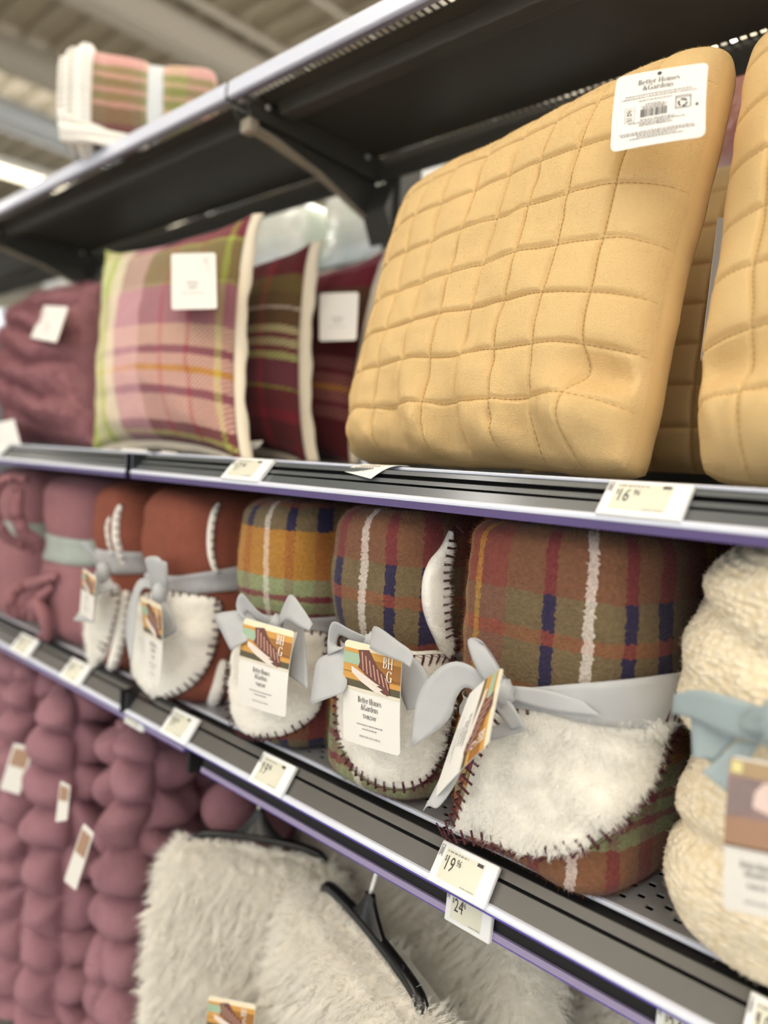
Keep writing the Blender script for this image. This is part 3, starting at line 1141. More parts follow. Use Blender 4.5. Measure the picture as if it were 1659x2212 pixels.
M_YEL = velvet('honey_yellow_plush', 'd8b985', 0.10, 650, 0.5)
M_YELBACK = velvet('honey_yellow_plain', 'd2b17c', 0.08, 700, 0.2)
M_THREAD = mat('ochre_quilting_thread', 'b08a4a', 0.8)


def ydisp(seed, k=1.0):
    def f(s, u):
        e = 0.0
        if u < -0.45:   # gathered folds where the cushion sits on the deck
            a = (-0.45 - u) / 0.55
            e += k * 0.018 * a * math.sin(10 * s + 4 * u + seed + 2 * math.sin(2.2 * s)) * (1 - a * 0.5) * max(0, 1 - s ** 4)
            e += k * 0.016 * a * fbm((s * 3, u * 2, seed), 2.0)
        e += 0.007 * fbm((s * 2, u * 2, seed + 4), 1.5) * (1 - s * s) * (1 - u * u)
        # a dent low on the right side
        e -= k * 0.032 * math.exp(-((s - 0.86) / 0.14) ** 2 - ((u + 0.62) / 0.1) ** 2)
        e += k * 0.020 * math.exp(-((s - 0.8) / 0.2) ** 2 - ((u + 0.8) / 0.12) ** 2)
        return e
    return f


t = empty('throw_pillow', (-0.5, 0.66, ZM), 'square honey yellow quilted pillow with a large printed white tag at its upper corner', 'pillow', 'yellow quilted pillows')
YC = [pY(745, 992, 0.70), pY(1366, 1046, 0.63), pY(1582, 80, 0.775), pY(896, 408, 0.80)]
YC[0].z = ZM + 0.004
YC[1].z = ZM + 0.002
f1 = cushion(t, YC, 0.068, M_YEL, M_YELBACK, 90, (9, 8), ydisp(1.0), stitch_m=M_THREAD, pinch=0.04, ex=4.0, backT=0.03, gus=0.03, rnd=0.045, warp=0.006)
hair(f1[0], 45000, 0.0016, 0, 0.00022, brown=0.002, seed=61)
brand_card(t, pY(1334, 168, 0.665), pY(1531, 135, 0.66), pY(1524, 295, 0.632), pY(1319, 330, 0.638), full=True, bow=0.003)

t = empty('throw_pillow', (0.0, 0.66, ZM), 'square honey yellow quilted pillow with a crumpled lower corner, above the cream knit throw', 'pillow', 'yellow quilted pillows')
y2 = [pY(1475, 1054, 0.655), V((0.20, 0.60, ZM)), V((0.16, 0.78, 0.45)), pY(1622, 85, 0.80)]
y2[0].z = ZM + 0.002
cushion(t, y2, 0.07, M_YEL, M_YELBACK, 80, (8, 8), lambda s, u: ydisp(4.0, 0.75)(-s, u), stitch_m=M_THREAD, pinch=0.02, ex=3.6, backT=0.02, gus=0.03, rnd=0.05, warp=0.008)
b = MB()
c = Card(pY(1551, 470, 0.80), pY(1575, 470, 0.86), pY(1545, 775, 0.83), pY(1513, 780, 0.77))
c.build('hang_tag', M_CARD, t, 0.004)

t = empty('throw_pillow', (-0.3, 0.97, ZM), 'honey yellow quilted pillow leaning in the shadow behind the two front yellow pillows', 'pillow', 'yellow quilted pillows')
cushion(t, [V((-0.58, 0.95, ZM)), V((-0.12, 0.93, ZM)), V((-0.12, 1.03, 0.42)), V((-0.58, 1.03, 0.42))], 0.05, M_YEL, M_YELBACK, 40, (9, 8), None, stitch_m=M_THREAD)

UB_P = [(.035, 'c9cf8e'), (.035, 'd9d2ae'), (.03, 'c5c983'), (.05, 'c79aa0'), (.05, 'cb9a9c'), (.014, '8f5560'), (.05, '90666a'), (.01, '9c2f45'), (.05, '8a6260'), (.012, '8c2838'), (.06, '7a4e4c'), (.015, '9aa34f'), (.03, '6e3a40')]
VB_P = [(.028, '7a3640'), (.02, '8d3a48'), (.012, '8f9a4c'), (.075, '7d8145'), (.03, '9a9a62'), (.085, 'ad7f88'), (.035, 'd8b6a0'), (.014, '8a5360'), (.026, 'd9b2a2'), (.012, 'd29a3c'), (.03, 'd9b2a2'), (.014, '8a5360'), (.045, 'd8b0a0'), (.03, '7a4444'), (.007, 'a9ac5a'), (.05, '6c2f36')]
UB_P = [(.045, 'bccb6e', .6), (.045, 'd9d8a6', .6), (.03, 'bccb6e', .55), (.055, 'e2d8bc', .55), (.11, 'c99aa2', .25), (.07, '8a5a60'), (.008, '9c2f45', .3), (.07, '86585a'), (.008, '8c2838', .3), (.05, '7a4a4a'), (.012, '9aa04c'), (.06, '7a4048')]
VB_P = [(a * 0.45, c_) for a, c_ in ((.08, '7a3640'), (.02, '9aa650'), (.17, '7d8145'), (.02, '9a9a62'), (.19, 'a87883'), (.10, 'd8b6a0'), (.035, '8a5360'), (.05, 'd9b2a2'), (.03, 'd29a3c'), (.065, 'd9b2a2'), (.035, '8a5360'), (.11, 'd8b0a0'), (.04, '6c3a3c'), (.02, 'a9ac5a'), (.06, '5c2a30'))]
M_PLP = plaid('pink_green_plaid_weave', UB_P, VB_P, 0.0, 0.0, 0.55, 0.0025, 60, twill=110, bump=0.8, bscale=350, fleck=0.2)
UB_D = [(.06, '5c2c30'), (.05, '6a6a38'), (.012, 'a2ad55'), (.06, '58292e'), (.03, '7c2233'), (.06, '6a5a38'), (.012, '9aa650'), (.07, '5c2a30'), (.02, '8a2a36')]
VB_D = [(.07, '5a2226'), (.05, '6b6a34'), (.04, '5a5a2c'), (.007, 'c8bfae'), (.045, '55522c'), (.02, 'c0bd8a'), (.014, '6c3a3c'), (.02, 'bcb888'), (.014, '6c3a3c'), (.02, 'b4bc78'), (.07, '6c3f4a'), (.008, '8d9440'), (.05, '5c2a2e'), (.03, '7c2430'), (.05, '4a2022')]
VB_D = [(a * 0.76,) + tuple(r_) for a, *r_ in VB_D]
M_PLD = plaid('maroon_green_plaid_weave', UB_D, VB_D, 0.0, 0.0, 0.5, 0.0025, 60, twill=110, bump=0.8, bscale=350, fleck=0.2)
UB_E = [(.3, '5c2428'), (.012, '7c2233'), (.15, '5a2428')]
VB_E = [(.03, '9c5a6a'), (.05, '7c2c3a'), (.09, '5a4a30'), (.10, '5a2a2c'), (.03, '93605a'), (.014, '6a3038'), (.03, '93605a'), (.012, 'c08a3a'), (.03, '93605a'), (.014, '6a3038'), (.03, '8a5a55'), (.09, '4a1c20')]
VB_E = [(a * 0.76,) + tuple(r_) for a, *r_ in VB_E]
M_PLE = plaid('maroon_plaid_weave', UB_E, VB_E, 0.0, 0.0, 0.5, 0.0025, 60, twill=110, bump=0.8, bscale=350, fleck=0.2)
M_CREAM = velvet('cream_backing_fabric', 'e3d8c4', 0.05, 500, 0.15, 0.1)

soft = lambda sd: (lambda s, u: 0.006 * fbm((s * 2, u * 2, sd), 1.6))
t = empty('throw_pillow', (-1.15, 0.70, ZM), 'pink and lime plaid woven pillow with a big white tag and cream edge', 'pillow', 'plaid pillows')
pc = [pY(206, 966, 0.70), pY(512, 985, 0.685), pY(534, 476, 0.775), pY(232, 548, 0.785)]
pc[0].z = pc[1].z = ZM + 0.004
r = cushion(t, pc, 0.065, M_PLP, M_CREAM, 44, None, soft(2), pinch=0.09, ex=2.2, backT=0.04, rnd=-0.05)
flange(t, r[2], r[3], 0.016, M_CREAM, 'rb', 'cream_flange', -0.002)
brand_card(t, pY(370, 548, 0.685), pY(466, 546, 0.68), pY(469, 667, 0.655), pY(371, 669, 0.66), mono=True)
c = Card(pY(520, 985, 0.70), pY(566, 952, 0.73), pY(570, 956, 0.735), pY(530, 990, 0.70))
for k, (xa, xb) in enumerate(((262, 318), (348, 382))):
    cc = Card(pY(xa, 968 + 6 * k, 0.655), pY(xb, 972 + 6 * k, 0.65), pY(xb, 982 + 6 * k, 0.645), pY(xa, 979 + 6 * k, 0.65))
    cc.build('care_label', M_CARD, t, 0.001)

t = empty('throw_pillow', (-1.2, 0.85, ZM), 'maroon and olive plaid woven pillow tucked behind the pink plaid one', 'pillow', 'plaid pillows')
TR_, BR_ = pY(664, 535, 0.91), pY(655, 990, 0.84)
BR_.z = ZM + 0.004
r = cushion(t, [BR_ + V((-0.43, 0.01, 0)), BR_, TR_, TR_ + V((-0.43, 0.01, 0.0))], 0.055, M_PLD, M_CREAM, 40, None, soft(5), pinch=0.09, backT=0.035, rnd=-0.05)
flange(t, r[2], r[3], 0.02, M_CREAM, 'rb', 'cream_flange', -0.002)
cc = Card(pY(520, 955, 0.745), pY(568, 952, 0.75), pY(560, 965, 0.74), pY(508, 990, 0.73))
cc.build('care_label', M_CARD, t, 0.001)

t = empty('throw_pillow', (-1.1, 1.0, ZM), 'dark maroon plaid pillow with a white tag, nearest to the yellow pillow', 'pillow', 'plaid pillows')
TR_, BR_ = pY(822, 552, 1.03), V((-0.97, 0.96, ZM + 0.004))
r = cushion(t, [BR_ + V((-0.42, 0.0, 0)), BR_, TR_, TR_ + V((-0.42, 0.0, 0.0))], 0.05, M_PLE, M_CREAM, 40, None, soft(8), pinch=0.09, backT=0.03, rnd=-0.05)
flange(t, r[2], r[3], 0.012, M_CREAM, 'rt', 'cream_flange', -0.002)
brand_card(t, pY(690, 634, 0.935), pY(775, 631, 0.935), pY(770, 735, 0.91), pY(690, 737, 0.91))

M_MAUVE = velvet('mauve_plush', '9a6c73', 0.2, 300, 0.6, 0.3, 'd0a8ac')


def ruche(s, u):
    k = (1 - s ** 4) * (1 - u ** 4)
    return k * (0.036 * abs(math.sin(8.5 * u + 1.2 * math.sin(3 * s) + 0.8 * fbm((s, u, 1), 2))) - 0.006 + 0.008 * fbm((s * 2, u * 3, 9), 2.5))


t = empty('throw_pillow', (-1.75, 0.75, ZM), 'fluffy mauve ruched pillow with a small white tag', 'pillow')
TR_, BR_ = pY(218, 610, 0.80), pY(205, 968, 0.72)
BR_.z = ZM + 0.004
r = cushion(t, [BR_ + V((-0.46, 0.02, 0)), BR_, TR_, TR_ + V((-0.46, 0.02, 0.0))], 0.085, [M_MAUVE, M_MAUVE], M_MAUVE, 70, None, ruche, pinch=0.03)
hair(r[0], 14000, 0.014, 1, 0.0009, brown=0.010, seed=3)
brand_card(t, pY(95, 660, 0.70), pY(148, 663, 0.69), pY(122, 740, 0.66), pY(66, 730, 0.67))
Card(pY(-12, 915, 0.63), pY(30, 905, 0.63), pY(46, 965, 0.615), pY(-10, 975, 0.62)).build('hang_tag', M_CARD, t, 0.004)

# ------------------------------------------------------------------ folded throws
class Roll:
    """upright folded throw: rounded-box body pinched by a ribbon"""

    def __init__(s, cx, yf, W_, D_, z0, H_, n=3.4, rot=0.0, pinch=(), r=0.035, bul=0.0, seed=0, rough=0.004, lean=0.0):
        s.cx, s.cy, s.W, s.D, s.z0, s.H, s.n = cx, yf + D_ / 2, W_, D_, z0, H_, n
        s.rot, s.pinch, s.r, s.bul, s.seed, s.rough, s.lean = rot, pinch, r, bul, seed, rough, lean
        s.ca, s.sa = math.cos(rot), math.sin(rot)

    def half(s, z):
        h = z - s.z0
        r = s.r
        ins = 0.0
        for d in (h, s.H - h):
            d = max(0.0, d)
            if d < r:
                ins += r - math.sqrt(max(0, r * r - (r - d) ** 2))
        for zr, dep, sig in s.pinch:
            ins += dep * math.exp(-((z - zr) / sig) ** 2)
        ins -= s.bul * math.sin(math.pi * min(1, max(0, h / s.H)))
        return s.W / 2 - ins, s.D / 2 - ins

    def world(s, x, y, z):
        y += s.lean * (z - s.z0)
        return V((s.cx + x * s.ca - y * s.sa, s.cy + x * s.sa + y * s.ca, z))

    def local(s, p):
        x, y = p.x - s.cx, p.y - s.cy
        lx, ly = x * s.ca + y * s.sa, -x * s.sa + y * s.ca
        return lx, ly - s.lean * (p.z - s.z0)

    def F(s, p):
        a, b_ = s.half(p.z)
        x, y = s.local(p)
        return (abs(x) / a) ** s.n + (abs(y) / b_) ** s.n - 1

    def bump(s, p):
        return s.rough * fbm((p.x, p.y, p.z + s.seed), 14, 3) + s.rough * 0.8 * fbm((p.x, p.y, p.z + s.seed * 2), 5, 2)

    def normal(s, p):
        e = 0.0015
        f0 = s.F(p)
        g = V((s.F(p + V((e, 0, 0))) - f0, s.F(p + V((0, e, 0))) - f0, s.F(p + V((0, 0, e))) - f0))
        return g.normalized() if g.length > 1e-9 else V((0, -1, 0))

    def hit(s, x, y, off=0.0):
        """first point of the body met along a viewing ray"""
        d = ray(x, y)
        best, bp = 1e9, None
        Y = s.cy - s.D * 0.5 - 0.06
        end = s.cy + s.D * 0.35
        prev = None
        while Y < end:
            p = d * (Y / d.y)
            if s.z0 - 0.02 < p.z < s.z0 + s.H + 0.02:
                f = s.F(p)
                if f < best:
                    best, bp = f, p
                if f < 0:
                    lo, hi = Y - 0.006, Y
                    for _ in range(12):
                        mid = (lo + hi) / 2
                        if s.F(d * (mid / d.y)) < 0:
                            hi = mid
                        else:
                            lo = mid
                    bp = d * (hi / d.y)
                    break
            Y += 0.006
        if bp is None:
            bp = d * ((s.cy - s.D / 2) / d.y)
        nn = s.normal(bp)
        return bp + nn * (s.bump(bp) + off), nn

    def body(s, t, mats, name='rolled_body', nth=120, nz=90, extra=None, top_fold=True):
        # parameter by arc length
        ths = [2 * math.pi * i / 720 - math.pi / 2 for i in range(721)]
        pts = [(s.W / 2 * sgnpow(math.cos(a), 2 / s.n), s.D / 2 * sgnpow(math.sin(a), 2 / s.n)) for a in ths]
        acc = [0]
        for i in range(1, 721):
            acc.append(acc[-1] + math.hypot(pts[i][0] - pts[i - 1][0], pts[i][1] - pts[i - 1][1]))
        per = acc[-1]
        sel = []
        k = 0
        for i in range(nth):
            tgt = per * i / nth
            while acc[k + 1] < tgt:
                k += 1
            f = (tgt - acc[k]) / max(1e-9, acc[k + 1] - acc[k])
            a = ths[k] + (ths[k + 1] - ths[k]) * f
            sel.append((math.cos(a), math.sin(a), tgt))
        zs = []
        for i in range(nz + 1):
            f = i / nz
            zs.append(s.z0 + s.H * (f - 0.11 * math.sin(2 * math.pi * f) / 1.0 * 0.8))
        b = MB()
        rows, uvs = [], []

        def ring(z, k, dz=0.0):
            a, b_ = s.half(z)
            rw, ru = [], []
            for c_, s_, arc_ in sel:
                p = s.world(a * k * sgnpow(c_, 2 / s.n), b_ * k * sgnpow(s_, 2 / s.n), z)
                nn = s.normal(p) if k > 0.95 else V((0, 0, 0))
                q_ = p + nn * s.bump(p)
                if extra and k > 0.95:
                    q_ = q_ + nn * extra(arc_ if arc_ < per / 2 else arc_ - per, z)
                q_.z += dz
                rw.append(q_)
                u = arc_ if arc_ < per / 2 else arc_ - per
                ru.append((u, s.z0 + s.H - z + (1 - k) * 0.1))
            rows.append(rw)
            uvs.append(ru)
        for k in (0.02, 0.4, 0.75):
            ring(zs[0], k)
        for z in zs:
            ring(z, 1.0)
        for k in (0.8, 0.5, 0.2, 0.02):
            ring(zs[-1], k, -0.004 * (1 - k) + 0.004 * math.sin(k * 9))
        b.grid(rows, uvs, closed=True)
        o = b.build(name, mats, t, fixn=False)
        o.data.flip_normals() if o.data.polygons[len(o.data.polygons) // 2].normal.dot(o.data.polygons[len(o.data.polygons) // 2].center - V((s.cx, s.cy, s.z0 + s.H / 2))) < 0 else None
        return o

    def band(s, t, z, hw, m, tilt=0.0, name='ribbon_band', off=0.003, flare=None):
        b = MB()
        rows = []
        n = 96
        for i in range(n):
            a = 2 * math.pi * i / n
            c_, s_ = math.cos(a), math.sin(a)
            r = []
            for j in range(5):
                f = -1 + j / 2
                w_ = hw * (flare(c_, s_) if flare else 1)
                zz = z + f * w_ + tilt * s.W / 2 * c_
                ha, hb = s.half(zz)
                p = s.world(ha * sgnpow(c_, 2 / s.n), hb * sgnpow(s_, 2 / s.n), zz)
                nn = s.normal(p)
                r.append(p + nn * (s.bump(p) + off + 0.0012 * math.sin(j * 2.1 + i * 0.3)))
            rows.append(r)
        rows.append(rows[0])
        b.grid(rows)
        return b.build(name, m, t, solid=0.0008)

    def flap(s, t, outline, th, mats, name='sherpa_flap', nr=16, na=84, seed=0, center=None):
        pl = cromc([V((x, y, 0)) for x, y in outline], na)
        c = V((0, 0, 0))
        for p in pl:
            c += p / na
        if center:
            c = V((center[0], center[1], 0))
        b = MB()
        rows = []
        edge = []
        for i in range(nr + 1):
            f = (i / nr) ** 0.8
            row = []
            for p in pl:
                q_ = c + (p - c) * max(f, 0.01)
                h = th * max(0.0, 1 - f ** 7) ** 0.5
                P, N_ = s.hit(q_.x, q_.y, 0.0015)
                k = h * (1 + 0.45 * fbm((P.x * 1.0, P.z, seed), 22, 2) + 0.5 * fbm((P.x * 0.6 + P.z * 0.9, P.z * 0.5 - P.x, seed + 3), 30, 2))
                row.append(P + N_ * k)
                if i == nr:
                    edge.append((P, N_))
            rows.append(row)
        # curl under so the flap has an edge
        rows.append([P - N_ * 0.004 for P, N_ in edge])
        b.grid(rows, closed=True)
        o = b.build(name, mats, t, fixn=False)
        g = o.vertex_groups.new(name='front')
        g.add(list(range(na * (nr - 2))), 1.0, 'REPLACE')
        if o.data.polygons[na * 4].normal.y > 0:
            o.data.flip_normals()
        cen = s.hit(c.x, c.y)[0]
        return o, edge, cen


def whip(t, pts, cen, m, pitch=0.009, inner=0.008, outer=0.003, wd=0.0016, zig=True, name='whipstitch', skip=None, lift=0.004, rise=0.0):
    """blanket stitch across an edge given as (point, normal) pairs"""
    b = MB()
    acc = 0.0
    last = None
    samples = []
    n = len(pts)
    nxt = 0.0
    for i in range(n - 1):
        p0, n0 = pts[i]
        p1, n1 = pts[i + 1]
        L = (p1 - p0).length
        while nxt <= acc + L and L > 1e-7:
            f = (nxt - acc) / L
            samples.append((p0.lerp(p1, f), n0.lerp(n1, f).normalized(), (p1 - p0).normalized()))
            nxt += pitch
        acc += L
    pe = None
    for p, nn, tg in samples:
        d = nn.cross(tg)
        if d.dot(p - cen) < 0:
            d = -d
        a, c = p - d * (inner + 0.003) * random.uniform(0.94, 1.06), p - d * 0.0005
        a, c, mid = a + nn * (lift + rise), c + nn * (0.001 + rise * 0.7), p + nn * (lift * 0.9 + rise)
        for q0, q1 in ((a, mid), (mid, c)):
            ax = (q1 - q0).normalized()
            sd = ax.cross(nn).normalized() * wd * 0.5
            up = nn * wd * 0.5
            base = [b.vert(q + e) for q in (q0, q1) for e in (-sd, up, sd)]
            b.face((base[0], base[1], base[4], base[3]))
            b.face((base[1], base[2], base[5], base[4]))
        if zig and pe is not None:
            for q0, q1 in ((pe, p - d * inner * 0.25 + nn * (lift * 0.8 + rise)), (p - d * inner * 0.25 + nn * (lift * 0.8 + rise), c), (pe, c)):
                if (q1 - q0).length < 1e-6:
                    continue
                ax = (q1 - q0).normalized()
                sd = ax.cross(nn).normalized() * wd * 0.13
                b.face([b.vert(q0 - sd), b.vert(q1 - sd), b.vert(q1 + sd), b.vert(q0 + sd)])
        pe = c
    return tag(b.build(name, m, t, smooth=False, fixn=False), kind='stuff')


def edge_strip(roll, t, path, r, mats, stitch_m, name='sherpa_edge', off=0.0, pitch=0.009, n=40, hairs=0):
    """rolled sherpa edge along a path on the body"""
    pp = crom([V((x, y, 0)) for x, y in path], n)
    hp = [roll.hit(p.x, p.y, off) for p in pp]
    b = MB()
    b.tube([p for p, _ in hp], (lambda f: r * (0.35 + 0.65 * math.sin(math.pi * min(1, max(0, f))) ** 0.4)), 10)
    o = b.build(name, mats, t)
    cen = hp[n // 2][0] + V((0.2, 0.2, 0))
    e = [(p + nn * r * 0.8 + V((0, 0, 0)), nn) for p, nn in hp]
    whip(o, e, cen, stitch_m, pitch, r * 1.1, r * 1.1, 0.0018, False, 'whipstitch', lift=0.001)
    if hairs:
        hair(o, hairs, 0.004, 0, 0.0003, brown=0.004)
    return o


def ribbon(t, name, A, B, m, n=18, k=5, thick=0.0009):
    """cloth ribbon between two edge curves given in photo pixels and depth"""
    a = crom([pY(*p) for p in A], n)
    c = crom([pY(*p) for p in B], n)
    b = MB()
    b.grid([[a[i].lerp(c[i], j / k) for j in range(k + 1)] for i in range(n)])
    return b.build(name, m, t, solid=thick, auto=40)


def skin_ribbon(roll, t, name, A, B, m, off, n=26, k=6):
    a = crom([V((x, y, 0)) for x, y in A], n)
    c = crom([V((x, y, 0)) for x, y in B], n)
    b = MB()
    b.grid([[roll.hit(*(a[i].lerp(c[i], j / k))[:2], off)[0] for j in range(k + 1)] for i in range(n)])
    return b.build(name, m, t, solid=0.0009, auto=40)


def ribbon_cloth(name, col):
    q = NT(name)
    tc = q.n('ShaderNodeTexCoord')
    wv = q.n('ShaderNodeTexWave', i_Scale=420.0)
    mp = q.n('ShaderNodeMapping')
    mp.inputs['Rotation'].default_value = (0.3, 0.8, 0.2)
    q.l(tc.outputs['Object'], mp.inputs['Vector'])
    q.l(mp.outputs[0], wv.inputs['Vector'])
    nz = q.n('ShaderNodeTexNoise', i_Scale=30.0)
    q.l(tc.outputs['Object'], nz.inputs['Vector'])
    c = lin(col)
    q.l(q.mix(nz.outputs[0], tuple(x * 0.88 for x in c[:3]) + (1,), tuple(min(1, x * 1.08) for x in c[:3]) + (1,)), q.b.inputs['Base Color'])
    q.b.inputs['Roughness'].default_value = 0.6
    q.b.inputs['Sheen Weight'].default_value = 0.2
    q.bump(wv.outputs[0], 0.25, 0.0008)
    return q.m


M_RIB = ribbon_cloth('grey_twill_ribbon', 'b4b6b9')
M_RIBB = ribbon_cloth('blue_grey_twill_ribbon', '9babb0')
M_RIBG = ribbon_cloth('sage_grey_ribbon', '9fa9a3')
M_SHER = mat('white_sherpa', 'f4f1ea', 0.95, var=0.05, vscale=60, bump=0.7, bscale=160, sheen=0.3, spec=0.1, bdist=0.004)
M_SHERHAIR = mat('white_sherpa_fibre', 'faf8f3', 0.9, spec=0.15)
M_BURG = mat('burgundy_whipstitch_yarn', '4a1c24', 0.8)
M_BROWNST = mat('dark_brown_whipstitch_yarn', '3f2420', 0.8)

TUB = [(.020, 'b08236'), (.016, '8a5034'), (.020, 'a5703a'), (.012, '84463c'), (.008, 'bd8a3a'), (.030, '7a4443'), (.038, '6f5e46'), (.013, '6a2c3a', .2), (.028, '6f5e46'), (.009, 'd8d0c8', .25), (.026, '6f5e46'), (.012, '6a2c3a', .2), (.028, '6f5e46'), (.022, '6a2c3a', .2), (.03, '6f5e46'), (.05, '7a4443')]
TVB = [(.056, '7d4536'), (.034, '6e6048', 1.0), (.013, '8c5238'), (.040, '6e6048', 1.0), (.012, '8c5238'), (.028, '6e6048', 1.0), (.062, 'bd8432'), (.022, '97a67c'), (.008, '80424a'), (.016, '97a67c'), (.010, '80424a'), (.022, '97a67c'), (.075, '8a5038')]


def throw_plaid(name, uo, vo, mx=0.5, vb=None):
    return plaid(name, TUB, vb or TVB, uo, vo, mx, 0.0045, 240, bump=0.9, bscale=330, fleck=0.3, over=('6a2c3a', '1d2648', 0.85))


FRONT = lambda co, no: 1.0 if (no.y < 0.2 and no.x > -0.95) else 0.0


def fuzz(o, n, L=0.004, seed=1, r=0.00028):
    vgroup(o, FRONT)
    hair(o, n, L, 0, r, brown=0.006, vg='front', seed=seed)


def knot(t, px, py, Y, r, m):
    c = pY(px, py, Y)
    b = MB()
    rows = []
    for i in range(9):
        a = math.pi * i / 8
        rows.append([c + V((math.sin(a) * math.cos(2 * math.pi * j / 14) * r * 0.8, math.sin(a) * math.sin(2 * math.pi * j / 14) * r * 0.7, math.cos(a) * r * 1.1)) * (1 + 0.15 * math.sin(5 * j + 3 * i)) for j in range(14)])
    b.grid(rows, closed=True)
    return b.build('knot', m, t)


# ---- the large plaid throw beside the cream one
t = empty('folded_throw', (-0.33, 0.75, ZL), 'large brown and navy plaid throw with sherpa corner, beside the cream knit throw', 'throw', 'plaid sherpa throws')
R5 = Roll(-0.341, 0.588, 0.205, 0.34, ZL, 0.334, 4.4, 0.0, ((-0.245, 0.006, 0.025),), 0.022, 0.004, 5)
TVB5 = TVB[:6] + [(.034, 'a8782f'), (.018, '8f9e76'), (.008, '80424a'), (.012, '8f9e76'), (.008, '80424a'), (.016, '8f9e76'), (.10, '8a5038')]
m5 = throw_plaid('brown_navy_plaid_fleece', 0.134, -0.004, 0.5, TVB5)
o = R5.body(t, m5, 'plaid_body')
fuzz(o, 26000, 0.0045, 5)
fo, ed, ce = R5.flap(t, [(1105, 1495), (1200, 1505), (1320, 1515), (1440, 1510), (1440, 1545), (1425, 1625), (1398, 1690), (1355, 1755), (1300, 1808), (1230, 1842), (1150, 1846), (1070, 1822), (1005, 1800), (988, 1788), (1000, 1745), (1015, 1690), (1032, 1630), (1055, 1575), (1080, 1525)], 0.013, [M_SHER, M_SHERHAIR], seed=5)
fo['label'] = 'white sherpa corner folded outward'
whip(fo, ed[12:] + ed[:4], ce, M_BURG, 0.0105, 0.013, 0.004, 0.0034, rise=0.009)
hair(fo, 2400, 0.008, 1, 0.00035, brown=0.007, children=9, clump=0.5, spread=0.004, vg='front', seed=5, down=0.004)
R5.band(t, -0.243, 0.011, M_RIB, 0.10)
skin_ribbon(R5, t, 'ribbon_band', [(1085, 1482), (1170, 1478), (1260, 1468), (1350, 1456), (1420, 1444), (1470, 1432)], [(1090, 1508), (1175, 1525), (1270, 1546), (1360, 1556), (1420, 1552), (1465, 1535)], M_RIB, 0.016)
ribbon(t, 'bow_loop', [(1078, 1500, .555), (1035, 1455, .545), (1010, 1385, .545), (1040, 1385, .55), (1065, 1430, .56)], [(1095, 1490, .56), (1080, 1450, .55), (1050, 1400, .55), (1062, 1412, .565), (1098, 1475, .57)], M_RIB)
ribbon(t, 'bow_tail', [(1075, 1485, .555), (1020, 1440, .545), (975, 1430, .538), (930, 1460, .53), (900, 1515, .525), (888, 1612, .52)], [(1070, 1535, .56), (1035, 1500, .55), (1005, 1485, .545), (985, 1510, .54), (965, 1560, .535), (890, 1614, .52)], M_RIB)
ribbon(t, 'bow_tail', [(985, 1590, .55), (955, 1670, .54), (928, 1725, .53), (914, 1752, .525)], [(1010, 1620, .55), (985, 1690, .54), (945, 1745, .53), (925, 1728, .528)], M_RIB)
ribbon(t, 'bow_loop', [(1080, 1500, .558), (1105, 1520, .55), (1128, 1560, .545), (1135, 1578, .545), (1095, 1590, .553), (1060, 1600, .562)], [(1068, 1525, .56), (1085, 1550, .552), (1105, 1575, .55), (1100, 1560, .556), (1080, 1565, .562), (1058, 1575, .568)], M_RIB)
ribbon(t, 'bow_fold', [(1095, 1480, .562), (1180, 1490, .568), (1260, 1515, .573)], [(1100, 1510, .562), (1190, 1535, .568), (1300, 1548, .573)], M_RIB)
knot(t, 1090, 1497, 0.557, 0.012, M_RIB)
throw_card(t, pY(1088, 1442, .520), pY(1056, 1607, .512), pY(934, 1732, .535), pY(1014, 1500, .54), 0.002)

# ---- plaid throw with the sherpa crescent
t = empty('folded_throw', (-0.55, 0.75, ZL), 'brown plaid throw with a white stitched crescent showing at its side', 'throw', 'plaid sherpa throws')
R4 = Roll(-0.555, 0.588, 0.172, 0.34, ZL, 0.332, 3.6, 0.0, ((-0.232, 0.012, 0.03),), 0.028, 0.004, 14)
m4 = throw_plaid('rust_navy_plaid_fleece', 0.190, 0.0)
o = R4.body(t, m4, 'plaid_body')
fuzz(o, 20000, 0.0045, 6)
fo, ed, ce = R4.flap(t, [(740, 1420), (800, 1410), (880, 1405), (960, 1410), (978, 1450), (978, 1520), (965, 1590), (940, 1655), (905, 1690), (860, 1702), (810, 1690), (765, 1655), (742, 1605), (732, 1540), (735, 1470)], 0.012, [M_SHER, M_SHERHAIR], seed=4)
fo['label'] = 'white sherpa corner folded outward'
whip(fo, ed + ed[:1], ce, M_BURG, 0.0095, 0.010, 0.004, 0.0028, rise=0.006)
hair(fo, 1600, 0.007, 1, 0.00035, brown=0.007, children=8, clump=0.5, spread=0.004, vg='front', seed=6)
fo, ed, ce = R4.flap(t, [(972, 1142), (950, 1180), (925, 1212), (912, 1250), (911, 1300), (922, 1345), (945, 1395), (962, 1425), (974, 1415), (970, 1370), (964, 1300), (966, 1220), (974, 1165)], 0.010, [M_SHER, M_SHERHAIR], 'sherpa_crescent', 10, 60, seed=8)
fo['label'] = 'white sherpa crescent'
whip(fo, ed[34:] + ed[:2], ce, M_BURG, 0.0085, 0.010, 0.004, 0.0028, rise=0.006)
hair(fo, 3000, 0.004, 1, 0.0003, brown=0.005, seed=7, vg='front')
R4.band(t, -0.232, 0.013, M_RIB, 0.05)
ribbon(t, 'bow_loop', [(800, 1380, .565), (756, 1360, .555), (719, 1343, .55), (708, 1380, .545), (708, 1416, .545)], [(800, 1395, .568), (765, 1385, .562), (735, 1372, .56), (728, 1395, .555), (745, 1398, .55)], M_RIB)
